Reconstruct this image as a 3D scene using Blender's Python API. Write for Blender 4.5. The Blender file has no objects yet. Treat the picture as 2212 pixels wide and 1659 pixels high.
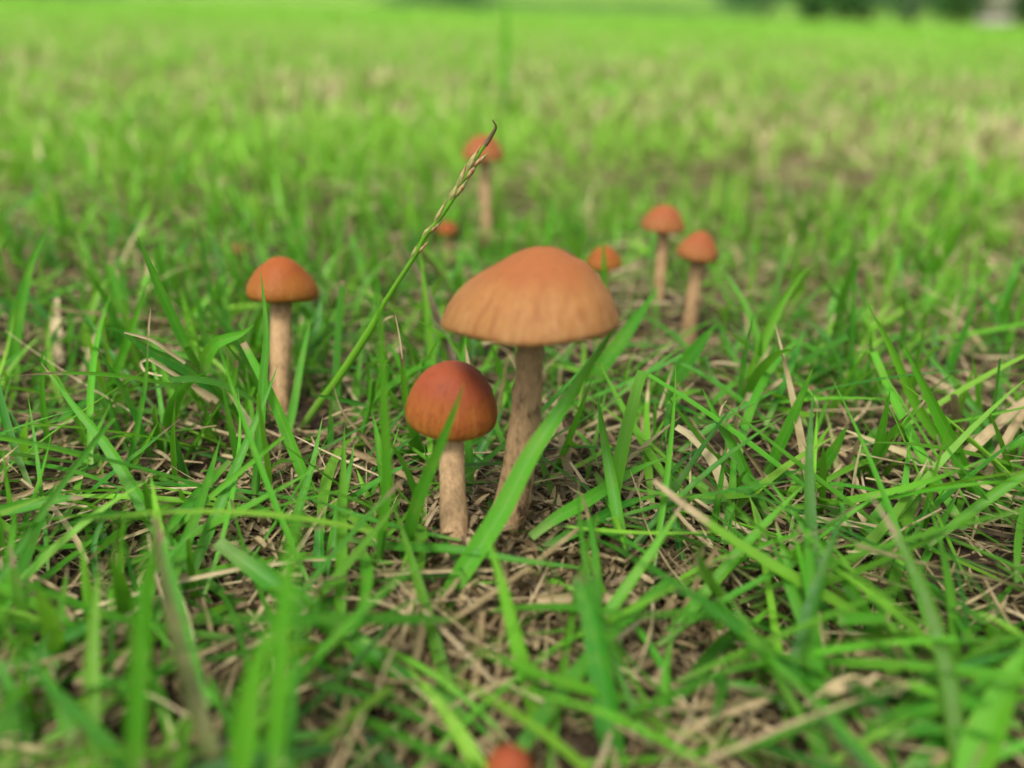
import bpy, math, random
import numpy as np
from mathutils import Vector, Matrix, Euler

# ------------------------------------------------------------------ camera, world, sun, exposure
scene = bpy.context.scene
COL = scene.collection
R = math.radians
rng = np.random.default_rng(11)
random.seed(5)

CAM_H = 0.07
PITCH, ROLL = 25.1, 1.75
PW, PH, PF = 2212.0, 1659.0, 1728.0            # picture measure used to lay the place out
cam_data = bpy.data.cameras.new("camera")
cam = bpy.data.objects.new("camera", cam_data)
COL.objects.link(cam)
scene.camera = cam
cam_data.sensor_width = 36.0
cam_data.lens = PF * 36.0 / PW
cam_data.clip_start = 0.004
cam_data.clip_end = 2000.0
cam_rot = (Matrix.Rotation(R(90 - PITCH), 3, 'X') @ Matrix.Rotation(R(ROLL), 3, 'Z'))
cam.matrix_world = Matrix.Translation((0, 0, CAM_H)) @ cam_rot.to_4x4()
cam_data.dof.use_dof = True
cam_data.dof.focus_distance = 0.117
cam_data.dof.aperture_fstop = cam_data.lens / 3.1     # a phone lens: about 3 mm of glass open
cam_data.dof.aperture_blades = 0

SUN_EL, SUN_AZ = 60.0, 208.0
world = bpy.data.worlds.new("World")
scene.world = world
world.use_nodes = True
wn, wl = world.node_tree.nodes, world.node_tree.links
wn.clear()
w_out = wn.new("ShaderNodeOutputWorld")
w_bg = wn.new("ShaderNodeBackground")
w_sky = wn.new("ShaderNodeTexSky")
w_sky.sky_type = 'NISHITA'
w_sky.sun_disc = False
w_sky.sun_elevation = R(SUN_EL)
w_sky.sun_rotation = R(SUN_AZ)
w_sky.dust_density = 4.0
w_sky.air_density = 1.0
w_hs = wn.new("ShaderNodeHueSaturation")        # overcast: nearly colourless sky
w_hs.inputs["Saturation"].default_value = 0.22
wl.new(w_sky.outputs[0], w_hs.inputs["Color"])
wl.new(w_hs.outputs[0], w_bg.inputs["Color"])
w_bg.inputs["Strength"].default_value = 0.105
wl.new(w_bg.outputs[0], w_out.inputs["Surface"])

sun_data = bpy.data.lights.new("sun", 'SUN')
sun_data.energy = 1.5
sun_data.angle = R(14)
sun_data.color = (1.0, 0.96, 0.88)
sun = bpy.data.objects.new("sun", sun_data)
COL.objects.link(sun)
az = R(SUN_AZ)
sdir = Vector((math.sin(az) * math.cos(R(SUN_EL)), math.cos(az) * math.cos(R(SUN_EL)), math.sin(R(SUN_EL))))
sun.rotation_euler = sdir.to_track_quat('Z', 'Y').to_euler()
sun.location = (0, 0, 30)

scene.render.engine = 'CYCLES'
scene.cycles.use_denoising = True
scene.cycles.max_bounces = 10
scene.cycles.diffuse_bounces = 5
scene.cycles.transmission_bounces = 8
scene.cycles.caustics_reflective = False
scene.cycles.caustics_refractive = False
scene.view_settings.view_transform = 'Standard'
scene.view_settings.look = 'None'
scene.view_settings.gamma = 1.0
scene.view_settings.exposure = 1.28

# ------------------------------------------------------------------ helpers
RM = np.array(cam_rot)

def ray(px, py):
    d = RM @ np.array([(px - PW / 2) / PF, -(py - PH / 2) / PF, -1.0])
    return d

def ground_z(x, y):
    """Height of the soil: small hollows and hummocks, the litter mound the mushrooms grow from."""
    x = np.asarray(x, float); y = np.asarray(y, float)
    r = np.sqrt(x * x + y * y)
    fade = 1.0 / (1.0 + (r / 6.0) ** 2)
    z = 0.0016 * np.sin(x * 71 + 1.3) * np.sin(y * 83 + 0.4) + 0.0011 * np.sin(x * 160 + y * 60 + 2.0) * np.sin(y * 143 - x * 40)
    z = z + 0.0035 * np.sin(x * 17 + 0.5) * np.sin(y * 13 + 1.0) * np.clip(r / 0.3, 0, 1)
    z = z * fade
    z = z + 0.0035 * np.exp(-(((x + 0.002) / 0.018) ** 2 + ((y - 0.088) / 0.014) ** 2))
    z = z + 0.0030 * np.exp(-(((x + 0.036) / 0.014) ** 2 + ((y - 0.101) / 0.010) ** 2))
    z = z - 0.0045 * np.exp(-(((x - 0.038) / 0.016) ** 2 + ((y - 0.079) / 0.007) ** 2))
    return z

def on_ground(px, py, lift=0.0):
    d = ray(px, py)
    z = 0.0
    for _ in range(6):
        t = (z + lift - CAM_H) / d[2]
        p = np.array([0, 0, CAM_H]) + d * t
        z = float(ground_z(p[0], p[1]))
    p[2] = z + lift
    return p

def at_Y(px, py, Y):
    d = ray(px, py)
    t = Y / d[1]
    return np.array([0, 0, CAM_H]) + d * t

def at_Z(px, py, Z):
    d = ray(px, py)
    t = (Z - CAM_H) / d[2]
    return np.array([0, 0, CAM_H]) + d * t

def depth_of(p):
    return -(RM.T @ (np.asarray(p) - np.array([0, 0, CAM_H])))[2]

def project(P):
    """points (N,3) -> picture x, y, depth"""
    q = (np.asarray(P) - np.array([0, 0, CAM_H])) @ RM
    d = -q[:, 2]
    dd = np.where(np.abs(d) < 1e-6, 1e-6, d)
    return PW / 2 + q[:, 0] / dd * PF, PH / 2 - q[:, 1] / dd * PF, d

def put(o, parent=None):
    COL.objects.link(o)
    if parent is not None:
        o.parent = parent
    return o

def mesh_from(name, verts, faces, uv=None, attr=None, smooth=True, mat=None):
    """verts (N,3); faces (F,4) or (F,3) array; uv (N,2) per vertex; attr (N,4) per vertex."""
    me = bpy.data.meshes.new(name)
    verts = np.ascontiguousarray(verts, dtype=np.float32)
    faces = np.ascontiguousarray(faces, dtype=np.int32)
    nf, k = faces.shape
    me.vertices.add(len(verts))
    me.vertices.foreach_set("co", verts.ravel())
    me.loops.add(nf * k)
    me.loops.foreach_set("vertex_index", faces.ravel())
    me.polygons.add(nf)
    me.polygons.foreach_set("loop_start", np.arange(0, nf * k, k, dtype=np.int32))
    me.polygons.foreach_set("loop_total", np.full(nf, k, dtype=np.int32))
    me.update(calc_edges=True)
    if uv is not None:
        l = me.uv_layers.new(name="UVMap")
        l.data.foreach_set("uv", np.ascontiguousarray(np.asarray(uv, np.float32)[faces.ravel()]).ravel())
    if attr is not None:
        a = me.attributes.new("rnd", 'FLOAT_COLOR', 'POINT')
        a.data.foreach_set("color", np.ascontiguousarray(attr, dtype=np.float32).ravel())
    if smooth:
        me.polygons.foreach_set("use_smooth", np.ones(nf, dtype=bool))
    if mat is not None:
        me.materials.append(mat)
    me.validate()
    return me

def thing(name, label, cat, loc=(0, 0, 0), group=None):
    o = bpy.data.objects.new(name, None)
    o.empty_display_size = 0.01
    o.location = loc
    o["label"] = label
    o["category"] = cat
    if group:
        o["group"] = group
    return put(o)

def tag(o, label, cat, group=None):
    o["label"] = label
    o["category"] = cat
    if group:
        o["group"] = group
    return o

# ------------------------------------------------------------------ materials
class NT:
    def __init__(self, name):
        self.m = bpy.data.materials.new(name)
        self.m.use_nodes = True
        self.t = self.m.node_tree
        self.t.nodes.clear()
        self.out = self.t.nodes.new("ShaderNodeOutputMaterial")
    def n(self, typ, **kw):
        x = self.t.nodes.new(typ)
        for k, v in kw.items():
            setattr(x, k, v)
        return x
    def l(self, a, b):
        self.t.links.new(a, b)
    def val(self, sock, v):
        if isinstance(v, bpy.types.NodeSocket):
            self.l(v, sock)
        else:
            sock.default_value = v
    def math(self, op, a, b=0.0, c=None, clamp=False):
        x = self.n("ShaderNodeMath", operation=op, use_clamp=clamp)
        self.val(x.inputs[0], a); self.val(x.inputs[1], b)
        if c is not None:
            self.val(x.inputs[2], c)
        return x.outputs[0]
    def mix(self, f, a, b, mode='MIX'):
        x = self.n("ShaderNodeMix", data_type='RGBA', blend_type=mode)
        self.val(x.inputs["Factor"], f)
        for s, v in ((x.inputs[6], a), (x.inputs[7], b)):
            if isinstance(v, tuple):
                v = (*v, 1.0) if len(v) == 3 else v
            self.val(s, v)
        return x.outputs[2]
    def ramp(self, f, stops, interp='LINEAR'):
        x = self.n("ShaderNodeValToRGB")
        x.color_ramp.interpolation = interp
        e = x.color_ramp.elements
        while len(e) < len(stops):
            e.new(0.5)
        for el, (p, c) in zip(e, stops):
            el.position = p
            el.color = (*c, 1.0) if len(c) == 3 else c
        self.val(x.inputs[0], f)
        return x.outputs[0]
    def noise(self, vec, scale, detail=3.0, rough=0.55):
        x = self.n("ShaderNodeTexNoise")
        self.val(x.inputs["Vector"], vec)
        x.inputs["Scale"].default_value = scale
        x.inputs["Detail"].default_value = detail
        x.inputs["Roughness"].default_value = rough
        return x.outputs["Fac"]
    def maprange(self, v, a, b, c=0.0, d=1.0, smooth=False):
        x = self.n("ShaderNodeMapRange", interpolation_type='SMOOTHSTEP' if smooth else 'LINEAR')
        self.val(x.inputs[0], v)
        self.val(x.inputs[1], a); self.val(x.inputs[2], b); self.val(x.inputs[3], c); self.val(x.inputs[4], d)
        return x.outputs[0]
    def scaled(self, vec, s):
        x = self.n("ShaderNodeMapping")
        self.l(vec, x.inputs[0])
        x.inputs["Scale"].default_value = s
        return x.outputs[0]

def blade_material():
    k = NT("grass_leaf")
    at = k.n("ShaderNodeAttribute", attribute_name="rnd")
    sep = k.n("ShaderNodeSeparateColor"); k.l(at.outputs["Color"], sep.inputs[0])
    hue, bri, tip = sep.outputs[0], sep.outputs[1], sep.outputs[2]
    dry = at.outputs["Alpha"]
    uvn = k.n("ShaderNodeUVMap", uv_map="UVMap")
    suv = k.n("ShaderNodeSeparateXYZ"); k.l(uvn.outputs[0], suv.inputs[0])
    u, v = suv.outputs[0], suv.outputs[1]
    geo = k.n("ShaderNodeNewGeometry")
    pos = geo.outputs["Position"]
    n1 = k.noise(pos, 260.0, 2.0)
    n2 = k.noise(pos, 900.0, 2.0)
    green = k.ramp(hue, [(0.0, (0.022, 0.145, 0.018)), (0.25, (0.036, 0.210, 0.012)), (0.55, (0.082, 0.325, 0.014)),
                         (0.85, (0.195, 0.455, 0.028)), (1.0, (0.270, 0.480, 0.050))])
    green = k.mix(k.maprange(n1, 0.48, 0.72, 0.0, 0.45), green, (0.17, 0.33, 0.03))
    green = k.mix(k.maprange(n2, 0.66, 0.74, 0.0, 0.5), green, (0.26, 0.27, 0.07))
    # paler sheath at the foot of the blade
    green = k.mix(k.maprange(v, 0.0, 0.22, 0.45, 0.0, True), green, (0.30, 0.36, 0.13))
    # veins and midrib across the blade
    vein = k.math('SINE', k.math('MULTIPLY', u, 44.0))
    vein = k.maprange(vein, -1.0, 1.0, 0.88, 1.08)
    rib = k.math('ABSOLUTE', k.math('SUBTRACT', u, 0.5))
    rib = k.maprange(rib, 0.0, 0.07, 0.30, 0.0, True)
    green = k.mix(1.0, green, k.n("ShaderNodeCombineColor").outputs[0], 'MIX') if False else green
    vm = k.n("ShaderNodeVectorMath", operation='SCALE'); k.l(green, vm.inputs[0]); k.l(vein, vm.inputs["Scale"])
    green = k.mix(rib, vm.outputs[0], (0.20, 0.40, 0.09))
    gb = k.n("ShaderNodeVectorMath", operation='SCALE'); k.l(green, gb.inputs[0])
    k.l(k.maprange(bri, 0.0, 1.0, 0.45, 1.22), gb.inputs["Scale"])
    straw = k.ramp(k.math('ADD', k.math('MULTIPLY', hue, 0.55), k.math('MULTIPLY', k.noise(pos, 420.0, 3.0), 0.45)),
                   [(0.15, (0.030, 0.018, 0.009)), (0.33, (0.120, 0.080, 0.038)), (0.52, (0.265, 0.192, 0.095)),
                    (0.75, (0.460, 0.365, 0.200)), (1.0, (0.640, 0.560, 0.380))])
    vs = k.n("ShaderNodeVectorMath", operation='SCALE'); k.l(straw, vs.inputs[0])
    k.l(k.math('MULTIPLY', k.maprange(vein, 0.88, 1.08, 0.80, 1.05), k.maprange(bri, 0, 1, 0.7, 1.1)), vs.inputs["Scale"])
    # withered tip: starts at v = tip, ragged edge
    vt = k.math('ADD', v, k.math('MULTIPLY', k.math('SUBTRACT', n2, 0.5), 0.10))
    ftip = k.maprange(k.math('SUBTRACT', vt, tip), -0.03, 0.04, 0.0, 1.0, True)
    fdry = k.math('MAXIMUM', dry, ftip)
    col = k.mix(fdry, gb.outputs[0], vs.outputs[0])
    b = k.n("ShaderNodeBsdfPrincipled")
    k.l(col, b.inputs["Base Color"])
    k.l(k.maprange(n2, 0.3, 0.7, 0.36, 0.58), b.inputs["Roughness"])
    b.inputs["Specular IOR Level"].default_value = 0.28
    bump = k.n("ShaderNodeBump")
    bump.inputs["Strength"].default_value = 0.35
    bump.inputs["Distance"].default_value = 0.0002
    k.l(vein, bump.inputs["Height"])
    k.l(bump.outputs[0], b.inputs["Normal"])
    tr = k.n("ShaderNodeBsdfTranslucent")
    tcol = k.mix(0.35, col, k.mix(fdry, (0.24, 0.56, 0.02), (0.40, 0.27, 0.12)))
    k.l(tcol, tr.inputs["Color"])
    mx = k.n("ShaderNodeMixShader")
    k.l(k.maprange(fdry, 0, 1, 0.42, 0.16), mx.inputs[0])
    k.l(b.outputs[0], mx.inputs[1]); k.l(tr.outputs[0], mx.inputs[2])
    k.l(mx.outputs[0], k.out.inputs[0])
    return k.m

def soil_material():
    k = NT("soil")
    geo = k.n("ShaderNodeNewGeometry")
    pos = geo.outputs["Position"]
    n1 = k.noise(pos, 140.0, 5.0, 0.65)
    n2 = k.noise(pos, 700.0, 4.0, 0.6)
    c = k.ramp(n1, [(0.25, (0.010, 0.006, 0.004)), (0.5, (0.028, 0.018, 0.010)), (0.75, (0.065, 0.042, 0.024))])
    c = k.mix(k.maprange(n2, 0.5, 0.7), c, (0.085, 0.055, 0.030))
    # turf takes over where single blades can no longer be told apart
    ln = k.n("ShaderNodeVectorMath", operation='LENGTH'); k.l(pos, ln.inputs[0])
    far = k.maprange(ln.outputs["Value"], 0.35, 2.2, 0.0, 1.0, True)
    t1 = k.noise(pos, 2.2, 4.0)
    turf = k.ramp(t1, [(0.3, (0.085, 0.220, 0.020)), (0.55, (0.140, 0.300, 0.022)), (0.75, (0.230, 0.300, 0.070))])
    c = k.mix(far, c, turf)
    b = k.n("ShaderNodeBsdfPrincipled")
    k.l(c, b.inputs["Base Color"])
    b.inputs["Roughness"].default_value = 0.9
    b.inputs["Specular IOR Level"].default_value = 0.2
    bump = k.n("ShaderNodeBump"); bump.inputs["Strength"].default_value = 0.9; bump.inputs["Distance"].default_value = 0.0012
    k.l(n2, bump.inputs["Height"]); k.l(bump.outputs[0], b.inputs["Normal"])
    k.l(b.outputs[0], k.out.inputs[0])
    return k.m

def cap_material(name, apex, mid, margin, blotch, blot_amt=0.5, seed=0.0):
    k = NT(name)
    uvn = k.n("ShaderNodeUVMap", uv_map="UVMap")
    s = k.n("ShaderNodeSeparateXYZ"); k.l(uvn.outputs[0], s.inputs[0])
    u, v = s.outputs[0], s.outputs[1]
    tc = k.n("ShaderNodeTexCoord")
    obj = tc.outputs["Object"]
    off = k.n("ShaderNodeVectorMath", operation='ADD'); k.l(obj, off.inputs[0]); off.inputs[1].default_value = (seed, seed * 1.7, seed * 0.6)
    p = off.outputs[0]
    n1 = k.noise(p, 190.0, 4.0, 0.6)
    n2 = k.noise(p, 900.0, 3.0)
    vv = k.math('ADD', v, k.math('MULTIPLY', k.math('SUBTRACT', n1, 0.5), 0.40))
    c = k.ramp(vv, [(0.0, apex), (0.34, apex), (0.62, mid), (0.92, margin)], 'EASE')
    # radial streaks towards the margin
    cx = k.n("ShaderNodeCombineXYZ")
    k.l(k.math('COSINE', k.math('MULTIPLY', u, 6.28318)), cx.inputs[0])
    k.l(k.math('SINE', k.math('MULTIPLY', u, 6.28318)), cx.inputs[1])
    k.l(k.math('MULTIPLY', v, 0.35), cx.inputs[2])
    st = k.noise(cx.outputs[0], 9.0, 3.0, 0.6)
    fst = k.math('MULTIPLY', k.maprange(st, 0.48, 0.70, 0.0, blot_amt, True), k.maprange(v, 0.30, 0.75))
    c = k.mix(fst, c, blotch)
    c = k.mix(k.maprange(n2, 0.52, 0.72, 0.0, 0.35), c, blotch)
    pale = k.noise(cx.outputs[0], 5.0, 4.0, 0.65)
    c = k.mix(k.math('MULTIPLY', k.maprange(pale, 0.50, 0.66, 0.0, 0.55, True), k.maprange(v, 0.45, 0.85)), c, tuple(min(1, x * 1.25 + 0.03) for x in margin))
    n3 = k.noise(p, 2600.0, 2.0)
    c = k.mix(k.maprange(n3, 0.70, 0.76, 0.0, 0.65), c, (0.05, 0.025, 0.012))     # clinging soil specks
    fine = k.noise(cx.outputs[0], 34.0, 3.0, 0.6)
    c = k.mix(k.math('MULTIPLY', k.maprange(fine, 0.45, 0.65, 0.0, 0.40), k.maprange(v, 0.15, 0.6)), c, blotch)
    b = k.n("ShaderNodeBsdfPrincipled")
    k.l(c, b.inputs["Base Color"])
    k.l(k.maprange(n1, 0.3, 0.7, 0.55, 0.80), b.inputs["Roughness"])
    b.inputs["Specular IOR Level"].default_value = 0.18
    b.inputs["Subsurface Weight"].default_value = 0.15
    b.inputs["Subsurface Radius"].default_value = (1.0, 0.45, 0.2)
    b.inputs["Subsurface Scale"].default_value = 0.0012
    bump = k.n("ShaderNodeBump"); bump.inputs["Strength"].default_value = 0.35; bump.inputs["Distance"].default_value = 0.0004
    k.l(k.math('ADD', n2, k.math('MULTIPLY', st, 0.8)), bump.inputs["Height"]); k.l(bump.outputs[0], b.inputs["Normal"])
    k.l(b.outputs[0], k.out.inputs[0])
    return k.m

def stem_material(name, light, dark, amount):
    k = NT(name)
    uvn = k.n("ShaderNodeUVMap", uv_map="UVMap")
    s = k.n("ShaderNodeSeparateXYZ"); k.l(uvn.outputs[0], s.inputs[0])
    u, v = s.outputs[0], s.outputs[1]
    tc = k.n("ShaderNodeTexCoord")
    obj = tc.outputs["Object"]
    fib = k.noise(k.scaled(obj, (1.0, 1.0, 0.22)), 2600.0, 5.0, 0.7)
    blo = k.noise(k.scaled(obj, (1.0, 1.0, 0.45)), 560.0, 6.0, 0.74)
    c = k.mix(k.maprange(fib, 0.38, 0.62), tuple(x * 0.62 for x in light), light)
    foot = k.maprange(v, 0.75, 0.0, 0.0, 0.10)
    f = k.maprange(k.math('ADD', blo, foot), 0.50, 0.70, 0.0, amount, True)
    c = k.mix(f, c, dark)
    c = k.mix(k.maprange(v, 0.78, 0.96, 0.0, 0.80, True), c, dark)      # stem top browned: gill spores plus the cap's shade painted in
    b = k.n("ShaderNodeBsdfPrincipled")
    k.l(c, b.inputs["Base Color"])
    b.inputs["Roughness"].default_value = 0.75
    b.inputs["Specular IOR Level"].default_value = 0.25
    b.inputs["Subsurface Weight"].default_value = 0.2
    b.inputs["Subsurface Radius"].default_value = (1.0, 0.6, 0.35)
    b.inputs["Subsurface Scale"].default_value = 0.0007
    bump = k.n("ShaderNodeBump"); bump.inputs["Strength"].default_value = 0.6; bump.inputs["Distance"].default_value = 0.0004
    k.l(k.math('ADD', fib, blo), bump.inputs["Height"]); k.l(bump.outputs[0], b.inputs["Normal"])
    k.l(b.outputs[0], k.out.inputs[0])
    return k.m

def plain_material(name, c1, c2, scale, rough=0.8):
    k = NT(name)
    geo = k.n("ShaderNodeNewGeometry")
    n = k.noise(geo.outputs["Position"], scale, 4.0, 0.6)
    c = k.ramp(n, [(0.3, c1), (0.7, c2)])
    b = k.n("ShaderNodeBsdfPrincipled")
    k.l(c, b.inputs["Base Color"])
    b.inputs["Roughness"].default_value = rough
    b.inputs["Specular IOR Level"].default_value = 0.3
    k.l(b.outputs[0], k.out.inputs[0])
    return k.m

M_LEAF = blade_material()
M_SOIL = soil_material()
M_GILL = plain_material("gill", (0.22, 0.11, 0.05), (0.36, 0.20, 0.09), 900.0, 0.8)

# ------------------------------------------------------------------ ground: one sheet to the horizon
def build_ground():
    rad = np.concatenate([[0.0], np.linspace(0.006, 0.30, 110), np.geomspace(0.305, 400.0, 90)])
    na = 220
    ang = np.linspace(0, 2 * math.pi, na, endpoint=False)
    rr, aa = np.meshgrid(rad, ang, indexing='ij')
    x = rr * np.sin(aa); y = rr * np.cos(aa)
    z = ground_z(x, y)
    V = np.stack([x, y, z], -1).reshape(-1, 3)
    i = np.arange(len(rad) - 1)[:, None]; j = np.arange(na)[None, :]
    a = i * na + j; b = i * na + (j + 1) % na
    F = np.stack([a, b, b + na, a + na], -1).reshape(-1, 4)
    o = put(bpy.data.objects.new("ground", mesh_from("ground", V, F[:, ::-1], mat=M_SOIL)))
    o["kind"] = "structure"
    o["label"] = "brown soil under the lawn turning to green turf far off"
build_ground()

# grassy bank far behind, rising beyond the flat lawn
def build_bank():
    nx, ny = 90, 14
    xs = np.linspace(-40, 60, nx); ts = np.linspace(0, 1, ny)
    X, T = np.meshgrid(xs, ts, indexing='ij')
    Y = 34.0 + T * 14.0 - X * 0.12
    prof = T ** 1.5 * (3 - 2 * T)
    Z = -0.05 + prof * (0.9 + 0.35 * np.sin(X * 0.13 + 1.0) + 0.2 * np.sin(X * 0.41))
    V = np.stack([X, Y, Z], -1).reshape(-1, 3)
    i = np.arange(nx - 1)[:, None]; j = np.arange(ny - 1)[None, :]
    a = i * ny + j
    F = np.stack([a, a + ny, a + ny + 1, a + 1], -1).reshape(-1, 4)
    m = plain_material("bank_turf", (0.085, 0.20, 0.016), (0.15, 0.26, 0.026), 1.3, 0.9)
    o = put(bpy.data.objects.new("hill", mesh_from("hill", V, F, mat=m)))
    o["kind"] = "structure"
    o["label"] = "light green grassy bank rising behind the lawn"
build_bank()

# ------------------------------------------------------------------ ribbons (blades, straws)
def smoothstep(a, b, x):
    t = np.clip((x - a) / (b - a), 0, 1)
    return t * t * (3 - 2 * t)

def width_profile(t, cut, straw=False):
    """t (S,), cut (N,1): 0 pointed, 1 bluntly cut"""
    w_leaf = (0.62 + 0.38 * smoothstep(0.0, 0.30, t)) * np.clip(1 - np.clip((t - 0.35) / 0.65, 0, 1) ** 1.9, 0, 1)
    w_cut = 0.80 + 0.20 * smoothstep(0.0, 0.3, t) - 0.20 * smoothstep(0.5, 1.0, t)
    w = (1 - cut) * w_leaf[None, :] + cut * w_cut[None, :]
    return np.maximum(w, 0.03)

def ribbon_arrays(C, side, W, fold, cut, across=3):
    """C (N,S,3) centre lines, side (N,S,3) unit, W (N,), fold (N,), cut (N,) -> verts, faces, uv"""
    N, S, _ = C.shape
    tan = np.gradient(C, axis=1)
    tan /= np.linalg.norm(tan, axis=2, keepdims=True) + 1e-12
    side = side - tan * np.sum(side * tan, axis=2, keepdims=True)
    side /= np.linalg.norm(side, axis=2, keepdims=True) + 1e-12
    nor = np.cross(side, tan)
    t = np.linspace(0, 1, S)
    w = width_profile(t, cut[:, None]) * W[:, None]
    if across == 2:
        us = np.array([0.0, 1.0])
    elif across == 3:
        us = np.array([0.0, 0.5, 1.0])
    else:
        us = np.linspace(0, 1, across)
    off = (us - 0.5)
    dep = (np.abs(off) * 2.0) ** 1.3
    P = (C[:, :, None, :] + side[:, :, None, :] * (off[None, None, :, None] * w[:, :, None, None])
         + nor[:, :, None, :] * (dep[None, None, :, None] * (w * fold[:, None])[:, :, None, None]))
    A = across
    V = P.reshape(-1, 3)
    uv = np.empty((N, S, A, 2), np.float32)
    uv[..., 0] = us[None, None, :]
    uv[..., 1] = t[None, :, None]
    n = np.arange(N)[:, None, None]; s = np.arange(S - 1)[None, :, None]; a = np.arange(A - 1)[None, None, :]
    i0 = (n * S + s) * A + a
    F = np.stack([i0, i0 + 1, i0 + A + 1, i0 + A], -1).reshape(-1, 4)
    return V, F, uv.reshape(-1, 2)

def grown_lines(base, azi, lean0, curl, L, S, wob=None, twist=None):
    """centre lines that start at base, lean away from the vertical by lean0 and bend by curl along their length"""
    N = len(L)
    t = np.linspace(0, 1, S)
    tm = (t[1:] + t[:-1]) / 2
    lean = lean0[:, None] + curl[:, None] * tm[None, :] ** 1.3
    az = azi[:, None] + (0 if wob is None else wob[:, None] * tm[None, :])
    d = np.stack([np.sin(lean) * np.sin(az), np.sin(lean) * np.cos(az), np.cos(lean)], -1)
    step = (L / (S - 1))[:, None, None]
    C = np.concatenate([np.zeros((N, 1, 3)), np.cumsum(d * step, axis=1)], axis=1) + base[:, None, :]
    sa = azi + math.pi / 2
    side = np.stack([np.sin(sa), np.cos(sa), np.zeros(N)], -1)[:, None, :].repeat(S, 1)
    if twist is not None:
        tan = np.gradient(C, axis=1); tan /= np.linalg.norm(tan, axis=2, keepdims=True) + 1e-12
        nor = np.cross(side, tan)
        a = twist[:, None] * (0.4 + 0.6 * t[None, :])
        side = side * np.cos(a)[..., None] + nor * np.sin(a)[..., None]
    return C, side

def attr_for(N, per, hue, bri, tip, dry):
    a = np.empty((N, per, 4), np.float32)
    a[..., 0] = hue[:, None]; a[..., 1] = bri[:, None]; a[..., 2] = tip[:, None]; a[..., 3] = dry[:, None]
    return a.reshape(-1, 4)

def catmull(P, S):
    P = np.asarray(P, float)
    if len(P) == 2:
        t = np.linspace(0, 1, S)[:, None]
        return P[0] * (1 - t) + P[1] * t
    Q = np.vstack([2 * P[0] - P[1], P, 2 * P[-1] - P[-2]])
    seg = np.linalg.norm(np.diff(P, axis=0), axis=1)
    cum = np.concatenate([[0], np.cumsum(seg)]); cum /= cum[-1]
    out = []
    for t in np.linspace(0, 1, S):
        i = min(int(np.searchsorted(cum, t, side='right')) - 1, len(P) - 2)
        f = (t - cum[i]) / (cum[i + 1] - cum[i] + 1e-12)
        p0, p1, p2, p3 = Q[i], Q[i + 1], Q[i + 2], Q[i + 3]
        out.append(0.5 * ((2 * p1) + (-p0 + p2) * f + (2 * p0 - 5 * p1 + 4 * p2 - p3) * f ** 2 + (-p0 + 3 * p1 - 3 * p2 + p3) * f ** 3))
    return np.array(out)

def place_points(pts, Y=None, z=None):
    """picture points of a real blade -> its points in the place, from its foot on the ground (or distance) to its tip"""
    pts = np.asarray(pts, float)
    seg = np.linalg.norm(np.diff(pts, axis=0), axis=1)
    s = np.concatenate([[0], np.cumsum(seg)]); s /= s[-1]
    out = []
    if z is not None:
        for (px, py), f in zip(pts, s):
            out.append(on_ground(px, py, z[0] + (z[1] - z[0]) * f))
        return np.array(out)
    y0, y1 = Y
    if y0 is None:
        y0 = on_ground(*pts[0])[1]
    for (px, py), f in zip(pts, s):
        out.append(at_Y(px, py, y0 + (y1 - y0) * f))
    return np.array(out)

def ribbon_object(name, C, wD, parent=None, hue=0.5, bri=0.5, tip=1.2, dry=0.0, cut=0.0, fold=0.18, turn=0.0, S=18, w_abs=None, bend=None):
    """one blade along the points C, turned by 'turn' about its own length from lying square to the line of growth"""
    C = catmull(C, S)
    mid = C[len(C) // 2]
    W = w_abs if w_abs else wD * depth_of(mid) / PF
    tan = np.gradient(C, axis=0); tan /= np.linalg.norm(tan, axis=1, keepdims=True) + 1e-12
    toward = np.array([0, 0, CAM_H]) - mid
    toward /= np.linalg.norm(toward)
    side = np.cross(tan, toward[None, :]); side /= np.linalg.norm(side, axis=1, keepdims=True) + 1e-9
    nor = np.cross(side, tan)
    a = turn + 0.35 * np.sin(np.linspace(0, 1, S) * 2.2 + turn * 5)
    side = side * np.cos(a)[:, None] + nor * np.sin(a)[:, None]
    org = C[0].copy()
    V, F, uv = ribbon_arrays((C - org)[None], side[None], np.array([W]), np.array([fold]), np.array([cut]), across=5)
    at = attr_for(1, len(V), *(np.array([q]) for q in (hue, bri, tip, dry)))
    me = mesh_from(name, V, F, uv, at, mat=M_LEAF)
    o = bpy.data.objects.new(name, me)
    if parent is None:
        o.location = org
    else:
        o.location = org - np.array(parent.location)
    return put(o, parent)

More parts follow.
